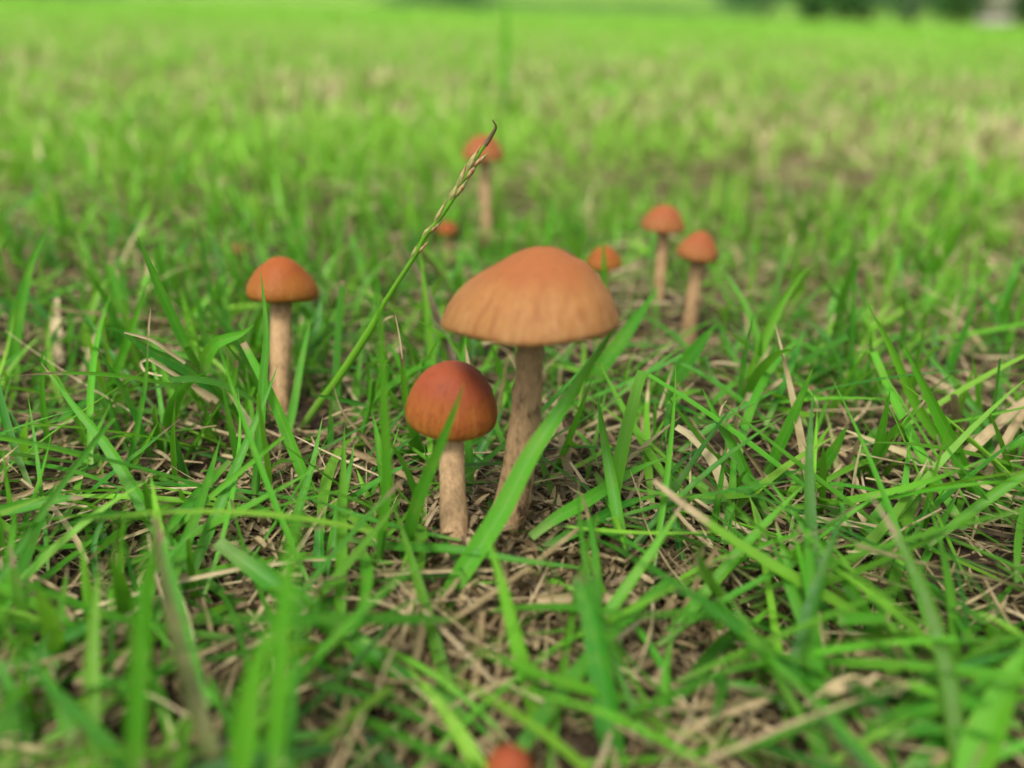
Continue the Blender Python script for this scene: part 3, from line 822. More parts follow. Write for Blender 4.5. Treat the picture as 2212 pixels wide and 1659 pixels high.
# --- straws
straw("pinkish cut straw tube lying beside the litter mound", [(1160, 1296), (1270, 1294), (1383, 1300)], 22, z=(0.004, 0.006), hue=.62, bri=.75)
straw("torn bright pale straw with split end on the thatch", [(1740, 1524), (1770, 1500), (1810, 1490), (1860, 1480), (1898, 1458)], 20, z=(0.006, 0.010), hue=.9, bri=.85, cut=.45)
straw("narrow split strip beside the torn bright straw", [(1752, 1512), (1800, 1478), (1850, 1462), (1880, 1490)], 10, z=(0.007, 0.010), hue=.85, bri=.8, cut=.2)
straw("orange-brown straw lying behind the red mushroom", [(724, 962), (781, 985), (873, 1028), (930, 1050)], 14, z=(0.004, 0.005), hue=.5, bri=.8)
straw("thin dry strand hanging over the kinked shoot by the seed stalk", [(828, 1000), (781, 939), (738, 884), (716, 817)], 8, Y=(None, 0.112), hue=.7, bri=.8, cut=0)
straw("long thin straw leaning on the stout node blade", [(1720, 1120), (1660, 1040), (1605, 965), (1556, 905)], 9, Y=(None, 0.108), hue=.55, bri=.8, cut=.3)
straw("upright thin dry stalk with fine tip beside the stout node blade", [(1583, 1010), (1588, 940), (1598, 880), (1612, 860)], 9, Y=(None, 0.109), hue=.75, bri=.7, cut=.2)
straw("grey straw propped over the cut straw tube", [(1470, 1330), (1500, 1270), (1552, 1180)], 13, z=(0.001, 0.012), hue=.5, bri=.6)
straw("curved bleached straw arching beside the soil crumb", [(1700, 1345), (1668, 1285), (1650, 1235), (1638, 1175)], 10, Y=(None, 0.094), hue=.8, bri=.7)
straw("thick bleached straw at the dry clump by the stout folded blade", [(2060, 1000), (2110, 960), (2160, 915), (2225, 860)], 22, z=(0.005, 0.014), hue=.75, bri=.75)
straw("second thick straw at the dry clump by the stout folded blade", [(2130, 1030), (2160, 980), (2195, 920), (2225, 880)], 20, z=(0.004, 0.014), hue=.6, bri=.75)
straw("short upright straw stub in the dry clump", [(2070, 960), (2068, 900), (2062, 850)], 18, Y=(None, 0.121), hue=.75, bri=.75)
straw("white papery straw scrap before the dry clump", [(1930, 970), (1965, 985), (1995, 1005)], 20, z=(0.006, 0.007), hue=1.0, bri=1.0)
straw("bleached straw scrap beside the broad bleached-tip blade", [(1840, 1030), (1846, 985), (1858, 945)], 16, Y=(None, 0.109), hue=1.0, bri=.95, cut=.3)
straw("brown straw lying over the dry hollow", [(1600, 860), (1680, 842), (1760, 838)], 16, z=(0.004, 0.006), hue=.5, bri=.7)
straw("pale curved straw lying past the dry hollow", [(1610, 900), (1640, 860), (1690, 820)], 12, z=(0.004, 0.010), hue=.7, bri=.7)
straw("tan straw leaning against the front of the litter mound", [(860, 1420), (880, 1340), (904, 1250)], 12, z=(0.001, 0.006), hue=.7, bri=.6)
straw("pale straw stub standing in front of the litter mound", [(888, 1450), (905, 1400), (912, 1340)], 20, z=(0.001, 0.008), hue=.85, bri=.75)
straw("grey-tan straw running down the litter mound front", [(1020, 1520), (1035, 1420), (1045, 1320)], 16, z=(0.002, 0.003), hue=.55, bri=.6)
straw("tan straw crossing the dark hollow", [(-10, 1090), (90, 1056), (180, 1030)], 12, z=(0.004, 0.008), hue=.65, bri=.75)
straw("pale pointed dry leaf beside the thin curved blade", [(208, 1240), (195, 1200), (182, 1165)], 12, Y=(None, 0.098), hue=.9, bri=.8, cut=0)
straw("grey straw lying in the dark hollow", [(30, 1232), (80, 1250), (135, 1280)], 10, z=(0.003, 0.004), hue=.75, bri=.7)
straw("dry stem lying across the near thatch below the bowed blade", [(1470, 1600), (1520, 1560), (1610, 1530), (1690, 1500)], 18, z=(0.003, 0.005), hue=.75, bri=.7)
straw("thin straw lying from the torn bright straw to the near edge", [(1790, 1540), (1850, 1590), (1920, 1660)], 14, z=(0.004, 0.004), hue=.6, bri=.6)
straw("pale blurred dead leaf standing behind the tall soft blade", [(128, 790), (122, 720), (124, 645)], 26, Y=(None, 0.165), hue=1.0, bri=.85, cut=.4)
straw("pale dead leaf scrap beside the tall soft blade", [(36, 640), (26, 585), (8, 535)], 24, Y=(None, 0.165), hue=1.0, bri=.9, cut=.4)
straw("reddish straw end stuck in the near litter", [(505, 1430), (495, 1390), (482, 1352)], 24, Y=(None, 0.074), hue=.42, bri=.8)
straw("short brown stub beside the thin curved blade", [(198, 1330), (196, 1300), (195, 1268)], 20, Y=(None, 0.081), hue=.38, bri=.7)

blade("short blade standing before the half-hidden mushroom", [(1300, 660), (1306, 600), (1302, 505)], 13, Y=(0.168, 0.166), hue=.5, bri=.6)
for where, pts, w, Y in (
        ("at the sheathed blade's top by the red cap", [(869, 775), (862, 720), (852, 672)], 4.5, 0.110),
        ("rising behind the red cap", [(1013, 800), (1009, 765), (1005, 741)], 8, 0.118),
        ("on the thin stem-like blade's tip", [(1396, 1105), (1378, 1060), (1360, 1012)], 5, 0.099),
        ("on the frayed stub by the cut straw", [(1452, 985), (1449, 968), (1446, 952)], 7, 0.103),
        ("beside the bleached straw scrap", [(1838, 1085), (1850, 1010), (1868, 930)], 6, 0.107),
        ("bent over the soil crumb", [(1700, 1300), (1672, 1250), (1640, 1180)], 5, 0.092),
        ("curling from the wide pale-backed blade", [(1590, 1300), (1612, 1260), (1622, 1195)], 5, 0.092),
        ("by the seed stalk's foot", [(700, 905), (735, 890), (768, 880)], 5, 0.117),
        ("standing on the stout node blade's joint", [(1552, 906), (1560, 880), (1572, 862)], 5, 0.110),
        ("beside the broken shoot's upright leaf", [(319, 735), (322, 700), (326, 665)], 5, 0.114)):
    straw("hair-thin pale dry strand %s" % where, pts, w, Y=(Y, Y), hue=.95, bri=.9, cut=0.0)

# ------------------------------------------------------------------ broken grass shoot beside the cone-capped mushroom
def build_shoot():
    foot = on_ground(560, 935)
    t = thing("grass_shoot", "broken grass shoot with dry curled strips leaning from the cone-capped mushroom", "grass shoot", foot)
    Y0, Y1 = foot[1], 0.117
    def yy(f): return Y0 + (Y1 - Y0) * f
    C = catmull(place_points([(560, 935), (539, 912), (478, 855), (431, 798), (405, 752)], (Y0, Y1)), 16) - foot
    V, F, uv = tube(C, np.linspace(0.00068, 0.00055, 16), 10, 4, 0.03)
    at = attr_for(1, len(V), *(np.array([q]) for q in (.45, .45, 2.0, 0.0)))
    put(bpy.data.objects.new("stem", mesh_from("stem", V, F, uv, at, mat=M_LEAF)), t)
    def leaf(pts, w, y0, y1, name="leaf", **kw):
        return ribbon_object(name, place_points(pts, (y0, y1)), w, parent=t, **kw)
    leaf([(425, 790), (394, 730), (365, 665), (337, 602), (315, 550), (297, 510)], 23, yy(.85), 0.117, hue=.38, bri=.5, fold=.25)
    leaf([(441, 811), (446, 775), (465, 745), (490, 733), (520, 722), (548, 702)], 28, yy(.8), 0.116, hue=.5, bri=.65)
    leaf([(500, 890), (465, 850), (431, 815), (385, 785), (337, 764), (290, 735), (245, 707)], 30, yy(.4), 0.113, hue=.05, bri=.85)
    leaf([(495, 872), (503, 830), (512, 778)], 15, yy(.5), 0.119, hue=.6, bri=.6, tip=.85, cut=.7)
    leaf([(525, 900), (535, 865), (550, 835)], 15, yy(.2), 0.121, hue=.62, bri=.7, cut=.6)
    leaf([(400, 785), (371, 763), (330, 735), (300, 725), (268, 718)], 9, 0.1155, 0.112, "dry_strip", hue=.95, bri=.9, dry=1.0, cut=.5)
    leaf([(447, 850), (415, 832), (371, 805), (345, 788), (322, 776), (303, 783), (312, 801), (330, 808), (350, 812)], 9, 0.1165, 0.1125, "dry_strip", hue=.92, bri=.9, dry=1.0, cut=.4, S=28)
    leaf([(470, 868), (440, 848), (410, 830)], 18, 0.117, 0.1155, "dry_sheath", hue=.85, bri=.8, dry=1.0, cut=.3)
    leaf([(488, 905), (505, 925), (523, 948)], 9, 0.118, 0.117, "dry_strip", hue=.25, bri=.5, dry=1.0, cut=.8)
build_shoot()

# ------------------------------------------------------------------ seed stalk
def build_stalk():
    pts = [(648, 930), (690, 870), (729, 820), (800, 712), (830, 655), (894, 556), (917, 512), (944, 479), (975, 435), (1002, 388), (1032, 337), (1050, 310)]
    foot = on_ground(*pts[0])
    t = thing("seed_stalk", "leaning green grass stalk with brown spikelets toward its bristle tip", "grass stalk", foot)
    P = place_points(pts, (foot[1], 0.1195))
    C = catmull(P, 60)
    tt = np.linspace(0, 1, 60)
    rad = 0.00066 - 0.00028 * smoothstep(.40, .50, tt) - 0.00014 * smoothstep(.65, 1, tt)
    V, F, uv = tube(C - foot, np.maximum(rad, 0.00018), 10, 2, 0.03)
    at = attr_for(1, len(V), *(np.array([q]) for q in (.80, .55, 2.0, 0.0)))
    put(bpy.data.objects.new("stem", mesh_from("stem", V, F, uv, at, mat=M_LEAF)), t)
    # loose sheath leaf from the joint
    ribbon_object("sheath_leaf", place_points([(770, 760), (800, 715), (832, 690), (850, 682)], (0.126, 0.122)), 9, parent=t, hue=.9, bri=.7, tip=.6, cut=.2)
    # spikelets: slim two-valved husks set alternately along the top
    k = NT("spikelet")
    geo = k.n("ShaderNodeNewGeometry")
    tcn = k.n("ShaderNodeTexCoord")
    n = k.noise(tcn.outputs["Object"], 700.0, 3.0)
    c = k.ramp(n, [(0.40, (0.13, 0.18, 0.04)), (0.5, (0.34, 0.26, 0.10)), (0.60, (0.26, 0.10, 0.05))])
    b = k.n("ShaderNodeBsdfPrincipled"); k.l(c, b.inputs["Base Color"]); b.inputs["Roughness"].default_value = 0.5
    k.l(b.outputs[0], k.out.inputs[0])
    along = lambda f: C[min(59, int(f * 59))]
    fr = [(.655, -1, .75, .25), (.672, 1, .8, .5), (.715, -1, .7, .2), (.742, 1, 1.15, .35), (.765, -1, 1.2, .55), (.835, -1, 1.0, .3), (.852, 1, 1.25, .25),
          (.872, -1, 1.3, .6), (.900, 1, 1.1, .35), (.925, -1, 1.35, .3), (.938, 1, .9, .8)]
    for f, sd, s, sp in fr:
        p = along(f); q = along(min(1, f + .06)); d = q - p; d /= np.linalg.norm(d)
        L = 0.0034 * s
        rr = np.array([0.30, .70, .95, 1.0, .86, .62, .38, .17, .02]) * 0.00040 * (0.75 + .25 * s)
        side = np.cross(d, [0, 1, 0]); side /= np.linalg.norm(side)
        cl = np.array([p + side * -sd * (0.00022 + sp * 0.0011 * g ** 1.4) + d * L * g for g in np.linspace(0, 1, 9)])
        V, F, uv = tube(cl - p, rr, 8, int(f * 1000), 0.10)
        o = bpy.data.objects.new("spikelet", mesh_from("spikelet", V, F, uv, mat=k.m))
        o.location = p - foot
        put(o, t)
    tip = place_points([(1048, 313), (1059, 297), (1071, 276), (1069, 268), (1064, 259)], (0.1195, 0.1190))
    V, F, uv = tube(catmull(tip, 14) - foot, np.linspace(0.00042, 0.00008, 14), 6, 9, 0.05)
    at = attr_for(1, len(V), *(np.array([q]) for q in (.25, .6, 2.0, 1.0)))
    put(bpy.data.objects.new("bristle", mesh_from("bristle", V, F, uv, at, mat=M_LEAF)), t)
build_stalk()

# small kinked seedling beside the seed stalk
def build_seedling():
    foot = on_ground(772, 985)
    t = thing("grass_shoot", "small forked grass shoot with one flat leaf beside the seed stalk", "grass shoot", foot)
    C = catmull(place_points([(772, 985), (781, 942), (797, 880), (803, 820)], (foot[1], 0.117)), 12) - foot
    V, F, uv = tube(C, np.linspace(0.0005, 0.00035, 12), 8, 4, 0.03)
    at = attr_for(1, len(V), *(np.array([q]) for q in (.45, .5, 2.0, 0.0)))
    put(bpy.data.objects.new("stem", mesh_from("stem", V, F, uv, at, mat=M_LEAF)), t)
    ribbon_object("leaf", place_points([(797, 878), (760, 868), (720, 859), (670, 852)], (0.118, 0.114)), 11, parent=t, hue=.08, bri=.7)
    ribbon_object("leaf", place_points([(797, 880), (812, 840), (825, 800)], (0.118, 0.116)), 10, parent=t, hue=.4, bri=.5)
    ribbon_object("leaf", place_points([(801, 850), (797, 815), (799, 787)], (0.118, 0.117)), 8, parent=t, hue=.3, bri=.4)
build_seedling()

# ------------------------------------------------------------------ the lawn: masses of blades nobody could count
CAPS = [(948, 528, 1356, 752), (870, 772, 1082, 952), (525, 538, 688, 660), (992, 284, 1096, 356), (1380, 428, 1488, 510), (1460, 480, 1560, 568), (1272, 518, 1345, 575), (940, 464, 992, 514)]
STEMS = [(1085, 745, 1185, 1140), (935, 940, 1010, 1130), (580, 650, 630, 890), (1030, 350, 1070, 480), (1475, 560, 1530, 690), (1412, 505, 1450, 610), (0, 0, 0, 0), (645, 845, 712, 925), (695, 765, 765, 850), (750, 680, 825, 770)]
CAPD = [.0955, .0995, .137, .25, .20, .175, .175]

def veil(C):
    """blades that stand between the viewer's path and a mushroom: mown away (N bool)"""
    N, S, _ = C.shape
    x, y, d = project(C.reshape(-1, 3))
    Yc = C.reshape(-1, 3)[:, 1]
    bad = np.zeros(N * S, bool)
    for (x0, y0, x1, y1), dd in zip(CAPS, CAPD + [.235]):
        bad |= (x > x0) & (x < x1) & (y > y0) & (y < y1) & (Yc < dd + 0.012) & (d > 0)
    for (x0, y0, x1, y1), dd in zip(STEMS, CAPD[:3] + [.262, .178, .202, 0, .134, .130, .127]):
        bad |= (x > x0) & (x < x1) & (y > y0) & (y < y1) & (Yc < dd) & (d > 0)
    bad = bad.reshape(N, S).any(1)
    dist = np.linalg.norm(C - np.array([0, 0, CAM_H]), axis=2).min(1)
    return bad | (dist < 0.036)

def patch(x, y, s, seed):
    """slow random field 0..1"""
    g = np.random.default_rng(seed)
    v = np.zeros_like(x)
    for q in range(7):
        a = g.uniform(0, 6.28); f = s * g.uniform(0.5, 2.2); p = g.uniform(0, 6.28)
        v += np.sin((x * math.cos(a) + y * math.sin(a)) * f + p)
    return 0.5 + v / 7.0 * 0.95

def dryness(x, y):
    """how much straw shows: more to the +x side near the mushrooms, patches farther off"""
    r = np.hypot(x, y)
    base = 0.34 + 0.95 * (patch(x, y, 24.0, 5) - 0.5) + 0.34 * smoothstep(-0.02, 0.10, x) * (1 - smoothstep(0.35, 1.4, r))
    base = base * (1 - 0.60 * smoothstep(0.6, 2.5, r))
    return np.clip(base, 0.02, 0.95)

def scatter_lawn():
    # --- near and middle lawn
    def pts_polar(n, r0, r1, half, power):
        u = rng.random(n)
        if power == 0:      # density ~ const: r ~ sqrt
            r = np.sqrt(r0 ** 2 + u * (r1 ** 2 - r0 ** 2))
        elif power == 1:    # density ~ 1/r
            r = r0 + u * (r1 - r0)
        else:               # density ~ 1/r^2
            r = r0 * (r1 / r0) ** u
        a = rng.uniform(-half, half, n)
        return r * np.sin(a), r * np.cos(a), r
    sets = []
    # tufts near
    nt = 8600
    tx, ty, tr = pts_polar(nt, 0.015, 0.50, R(62), 0)
    back = smoothstep(0.105, 0.18, ty)
    keep = rng.random(nt) < np.clip(1.35 - dryness(tx, ty) * 1.55, 0.06, 1) * (0.42 + 0.58 * back)
    tx, ty = tx[keep], ty[keep]
    cnt = rng.integers(2, 5, len(tx))
    bx = np.repeat(tx, cnt) + rng.normal(0, 0.0016, cnt.sum()); by = np.repeat(ty, cnt) + rng.normal(0, 0.0016, cnt.sum())
    tuft = np.repeat(np.arange(len(tx)), cnt)
    n = len(bx)
    L = rng.gamma(9, 1 / 9, n) * (0.0168 - 0.0022 * smoothstep(0.12, 0.25, by))
    L = np.clip(L, 0.006, 0.036)
    sets.append(dict(x=bx, y=by, L=L, W=rng.uniform(0.0006, 0.0018, n) * np.clip(L / 0.018, .3, 1.2), lean=np.abs(rng.normal(0.40, 0.32, n)), curl=rng.normal(0.35, 0.45, n), S=9, A=3, near=True, dry=0.05, tuft=tuft))
    # reclining blades near
    n = 3000
    x, y, r = pts_polar(n, 0.02, 0.5, R(62), 0)
    L = rng.uniform(0.012, 0.034, n)
    sets.append(dict(x=x, y=y, L=L, W=rng.uniform(0.0005, 0.0015, n), lean=rng.uniform(1.05, 1.5, n), curl=rng.normal(0.12, 0.25, n), S=8, A=3, near=True, dry=0.12, lift=0.004))
    n = 420
    x, y, r = pts_polar(n, 0.028, 0.165, R(58), 0)
    L = rng.uniform(0.018, 0.042, n)
    sets.append(dict(x=x, y=y, L=L, W=rng.uniform(0.0006, 0.0016, n), lean=rng.uniform(0.85, 1.45, n), curl=rng.normal(0.15, 0.22, n), S=10, A=3, near=True, dry=0.03, lift=0.006))
    n = 230
    x, y = rng.uniform(-0.035, 0.095, n), rng.uniform(0.046, 0.104, n)
    ok_ = (np.hypot((x + 0.003) / 0.016, (y - 0.083) / 0.010) > 1) & (np.abs(x) < y * 0.95)
    x, y = x[ok_], y[ok_]; n = len(x)
    L = rng.uniform(0.014, 0.036, n)
    sets.append(dict(x=x, y=y, L=L, W=rng.uniform(0.0008, 0.0018, n), lean=rng.uniform(0.7, 1.4, n), curl=rng.normal(0.15, 0.22, n), S=10, A=3, near=True, dry=0.02, lift=0.005))
    # middle lawn
    n = 96000
    x, y, r = pts_polar(n, 0.47, 3.2, R(52), 1)
    L = np.clip(rng.normal(0.0165, 0.004, n), 0.008, 0.030)
    sets.append(dict(x=x, y=y, L=L, W=rng.uniform(0.0014, 0.0028, n) * (1 + 0.25 * r), lean=np.abs(rng.normal(0.55, 0.35, n)), curl=rng.normal(0.45, 0.45, n), S=5, A=2, near=False, dry=0.34))
    # far lawn
    n = 60000
    x, y, r = pts_polar(n, 3.0, 34.0, R(48), 2)
    L = np.clip(rng.normal(0.026, 0.007, n), 0.012, 0.05)
    sets.append(dict(x=x, y=y, L=L, W=0.0042 * (r / 3.0) ** 0.9 * rng.uniform(.6, 1.2, n), lean=np.abs(rng.normal(0.45, 0.3, n)), curl=rng.normal(0.4, 0.4, n), S=4, A=2, near=False, dry=0.07))
    promoted = []
    for q, s in enumerate(sets):
        x, y = s['x'], s['y']; n = len(x)
        base = np.stack([x, y, ground_z(x, y) + rng.random(n) * s.get('lift', 0.0) - 0.0005], -1)
        C, side = grown_lines(base, rng.uniform(0, 2 * math.pi, n), s['lean'], s['curl'], s['L'], s['S'], wob=rng.normal(0, .25, n), twist=rng.normal(0, .5, n))
        gz = ground_z(C[..., 0], C[..., 1]) + 0.0004
        C[..., 2] = np.maximum(C[..., 2], gz)
        ok = ~veil(C) if s['near'] or y.min() < 1.0 else np.ones(n, bool)
        hue = np.clip(rng.normal(0.50, 0.22, n) + 0.46 * smoothstep(0.12, 0.45, np.hypot(x, y)) + 0.22 * (patch(x, y, 9.0, 8) - .5), 0, .92)
        bri = np.clip(rng.normal(0.48, 0.24, n) + 0.42 * smoothstep(0.12, 0.45, np.hypot(x, y)), 0, 1)
        tip = np.where(rng.random(n) < 0.30, rng.uniform(0.78, 0.97, n), 2.0)
        dry = (rng.random(n) < s['dry'] * (0.4 + 1.8 * dryness(x, y))).astype(float) * rng.uniform(0.7, 1.0, n)
        cut = np.where(rng.random(n) < 0.18, rng.uniform(.5, 1, n), 0.0)
        fold = rng.uniform(.05, .35, n)
        W = s['W']
        idx = np.where(ok)[0]
        if 'tuft' in s:
            # the tufts that show largest become things of their own, each leaf a part
            px, py, d = project(C[:, s['S'] // 2])
            vis = ok & (px > 0) & (px < PW) & (py > 250) & (py < PH) & (d > 0.045) & (d < 0.34) & (dry < 0.5)
            area = np.where(vis, W * s['L'] / np.maximum(d, 0.02) ** 2, 0)
            tot = np.bincount(s['tuft'], area)
            for tid in np.argsort(-tot)[:170]:
                mem = np.where((s['tuft'] == tid) & ok)[0]
                if len(mem):
                    promoted.append([(C[i], side[i], W[i], fold[i], cut[i], hue[i], bri[i], tip[i], dry[i]) for i in mem])
                    idx = np.setdiff1d(idx, mem)
        V, F, uv = ribbon_arrays(C[idx], side[idx], W[idx], fold[idx], cut[idx], across=s['A'])
        at = attr_for(len(idx), s['S'] * s['A'], hue[idx], bri[idx], tip[idx], dry[idx])
        name = "grass"
        o = put(bpy.data.objects.new(name, mesh_from(name, V, F, uv, at, mat=M_LEAF)))
        o["kind"] = "stuff"
        o["label"] = ["short green lawn grass standing in tufts round the mushrooms", "green grass blades lying in the thatch round the mushrooms", "long green grass blades reclining between the mushrooms", "green grass blades sprawling over the thatch before the litter mound",
                      "green lawn grass stretching back behind the mushrooms", "bright green lawn reaching to the far trees"][q]
        o["category"] = "grass"
    seen = {}
    for mem in promoted:
        org = np.mean([m[0][0] for m in mem], axis=0)
        hue = np.mean([m[5] for m in mem]); tall = max(m[0][:, 2].max() for m in mem)
        tone = "dark green" if hue < .34 else ("fresh green" if hue < .56 else "yellow-green")
        size = "tiny" if tall < .010 else ("low" if tall < .016 else ("middling" if tall < .022 else "tall"))
        ends = " with straw tips" if any(m[7] < 1 for m in mem) else (" with mown tips" if any(m[4] > 0 for m in mem) else "")
        num = ["", "single-leaved", "two-leaved", "three-leaved", "four-leaved"][len(mem)]
        mk = sorted(MARKS, key=lambda q: math.hypot(q[1] - org[0], q[2] - org[1]))[0]
        dx, dy = org[0] - mk[1], org[1] - mk[2]
        rel = ("behind" if dy > 0 else "in front of") if abs(dy) > abs(dx) else "beside"
        label = "%s %s %s grass tuft%s %s %s" % (size, num, tone, ends, rel, mk[0])
        near = sorted(MARKS, key=lambda q: math.hypot(q[1] - org[0], q[2] - org[1]))
        ln = np.mean([math.hypot(*(m[0][-1] - m[0][0])[:2]) / max(1e-4, abs(m[0][-1][2] - m[0][0][2])) for m in mem])
        pose = "upright" if ln < .55 else ("spreading" if ln < 1.1 else "sprawling")
        wide = "broad-leaved" if np.mean([m[2] for m in mem]) > .0017 else "narrow-leaved"
        for cand in ("%s %s %s grass tuft between %s and %s" % (size, num, tone, near[0][0], near[1][0]),
                     "%s %s %s tuft%s %s %s" % (pose, num, tone, ends, rel, mk[0]),
                     "%s %s %s %s grass tuft %s %s" % (size, pose, wide, tone, rel, mk[0]),
                     "%s %s %s tuft between %s and %s" % (pose, wide, tone, near[0][0], near[1][0]),
                     "%s %s %s tuft between %s and %s" % (pose, num, tone, near[0][0], near[2][0])):
            if label not in seen:
                break
            label = cand
        seen[label] = 1
        t = thing("grass_tuft", label, "grass tuft", org, "tufts of lawn grass round the mushrooms")
        for C, side, W, fold, cut, hu, bri, tip, dr in mem:
            V, F, uv = ribbon_arrays((C - C[0])[None], side[None], np.array([W]), np.array([fold]), np.array([cut]), across=3)
            at = attr_for(1, len(V), *(np.array([v]) for v in (hu, bri, tip, dr)))
            o = bpy.data.objects.new("leaf", mesh_from("leaf", V, F, uv, at, mat=M_LEAF))
            o.location = C[0] - org
            put(o, t)
MARKS = [("the large tan mushroom", 0.002, .0925), ("the red mushroom", -.008, .0955), ("the cone-capped mushroom", -.045, .138), ("the seed stalk's foot", -.035, .132),
         ("the slender far mushroom", -.009, .262), ("the close mushroom pair", .040, .190), ("the half-hidden mushroom", .02, .176), ("the tiny dark-red mushroom", -.02, .235),
         ("the tiny brown mushroom", -.07, .205), ("the red button mushroom", 0, .0495), ("the flaky litter heap", -.036, .101), ("the cut straw tube", .010, .083),
         ("the torn bright straw", .030, .066), ("the dry clump", .070, .113), ("the dark hollow", -.062, .095), ("the parallel blades", .063, .105), ("the dry hollow", .040, .135),
         ("the pale dead leaf", -.097, .165), ("the broad glossy blade", -.025, .072), ("the soft near blades", -.040, .052)]
scatter_lawn()

# ------------------------------------------------------------------ thatch: dead straw matted over the soil
def scatter_thatch():
    n = 50000
    u = rng.random(n)
    r = np.sqrt(0.015 ** 2 + u ** 1.2 * (0.75 ** 2 - 0.015 ** 2))
    a = rng.uniform(-R(60), R(60), n)
    x, y = r * np.sin(a), r * np.cos(a)
    L = np.clip(rng.gamma(2.6, 0.0052, n), 0.003, 0.040)
    W = rng.uniform(0.00015, 0.0007, n) * (1 + 0.5 * (rng.random(n) < .10))
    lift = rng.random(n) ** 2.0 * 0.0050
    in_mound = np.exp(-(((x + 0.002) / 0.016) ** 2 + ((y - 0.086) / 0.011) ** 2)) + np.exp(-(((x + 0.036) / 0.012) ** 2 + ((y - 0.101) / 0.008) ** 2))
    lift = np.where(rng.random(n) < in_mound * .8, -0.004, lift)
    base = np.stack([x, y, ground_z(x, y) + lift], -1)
    lean = rng.normal(1.54, 0.14, n)
    C, side = grown_lines(base, rng.uniform(0, 2 * math.pi, n), lean, rng.normal(0.03, 0.16, n), L, 6, wob=rng.normal(0, .28, n) * (1 + 2 * (rng.random(n) < .12)), twist=rng.normal(0, .8, n))
    gz = ground_z(C[..., 0], C[..., 1]) + 0.0003
    C[..., 2] = np.maximum(C[..., 2], gz)
    ok = ~veil(C)
    hue = np.clip(rng.normal(0.36, 0.24, n) + 0.42 * np.clip(lift / 0.0025, 0, 1), 0, 1); bri = rng.uniform(.2, 1, n)   # lower straw coloured darker, shade deep in the mat painted in
    cut = (rng.random(n) < .7).astype(float) * rng.uniform(.5, 1, n)
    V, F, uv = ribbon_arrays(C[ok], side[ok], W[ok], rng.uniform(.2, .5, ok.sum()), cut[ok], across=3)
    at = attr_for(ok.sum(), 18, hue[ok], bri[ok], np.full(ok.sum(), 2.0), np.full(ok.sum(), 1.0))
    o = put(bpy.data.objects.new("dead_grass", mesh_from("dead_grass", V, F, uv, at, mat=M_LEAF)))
    o["kind"] = "stuff"; o["label"] = "tan dead grass matted over the soil"; o["category"] = "thatch"
    # brown flakes: broken husks and soil crumbs, heaped where the mushrooms push up
    cen = [(-0.004, 0.077, .016, .008, 2600), (-0.004, 0.084, .017, .010, 1800), (-0.036, 0.101, .012, .008, 1100), (0.038, 0.085, .008, .006, 260), (-0.018, 0.094, .03, .02, 900), (0.0, 0.075, .05, .02, 1300), (0.0, 0.13, .09, .05, 900)]
    xs, ys = [], []
    for cx, cy, sx, sy, m in cen:
        xs.append(rng.normal(cx, sx, m)); ys.append(rng.normal(cy, sy, m))
    x = np.concatenate(xs); y = np.concatenate(ys); n = len(x)
    L = rng.uniform(0.0008, 0.0036, n); W = L * rng.uniform(.16, .36, n)
    base = np.stack([x, y, ground_z(x, y) + rng.random(n) ** 2 * 0.0030], -1)
    C, side = grown_lines(base, rng.uniform(0, 2 * math.pi, n), rng.normal(1.45, .30, n), rng.normal(0, .2, n), L, 4, twist=rng.normal(0, .9, n))
    ok = np.ones(n, bool)
    hue = np.clip(rng.normal(0.46, 0.24, n), 0, 1); bri = rng.uniform(0, .9, n)
    V, F, uv = ribbon_arrays(C[ok], side[ok], W[ok], rng.uniform(.2, .6, ok.sum()), np.full(ok.sum(), .35), across=3)
    at = attr_for(ok.sum(), 12, hue[ok], bri[ok], np.full(ok.sum(), 2.0), np.full(ok.sum(), 1.0))
    o = put(bpy.data.objects.new("litter", mesh_from("litter", V, F, uv, at, mat=M_LEAF)))
    o["kind"] = "stuff"; o["label"] = "brown flaky plant litter heaped round the mushroom feet"; o["category"] = "litter"
scatter_thatch()

# ------------------------------------------------------------------ far edge of the lawn: shrubs, pillar
def leaf_mat(name, a, b):
    k = NT(name)
    at = k.n("ShaderNodeAttribute", attribute_name="rnd")
    sep = k.n("ShaderNodeSeparateColor"); k.l(at.outputs["Color"], sep.inputs[0])
    c = k.mix(sep.outputs[0], a, b)
    d = k.n("ShaderNodeBsdfPrincipled"); k.l(c, d.inputs["Base Color"]); d.inputs["Roughness"].default_value = .55
    tr = k.n("ShaderNodeBsdfTranslucent"); k.l(c, tr.inputs["Color"])
    mx = k.n("ShaderNodeMixShader"); mx.inputs[0].default_value = .3
    k.l(d.outputs[0], mx.inputs[1]); k.l(tr.outputs[0], mx.inputs[2]); k.l(mx.outputs[0], k.out.inputs[0])
    return k.m
M_BARK = plain_material("bark", (0.05, 0.035, 0.02), (0.13, 0.09, 0.06), 9.0, .9)
SHRUB = [leaf_mat("shrub_dark", (0.050, 0.150, 0.045), (0.110, 0.250, 0.060)), leaf_mat("shrub_mid", (0.05, 0.15, 0.035), (0.09, 0.22, 0.05)), leaf_mat("shrub_grey", (0.09, 0.16, 0.09), (0.16, 0.25, 0.13))]

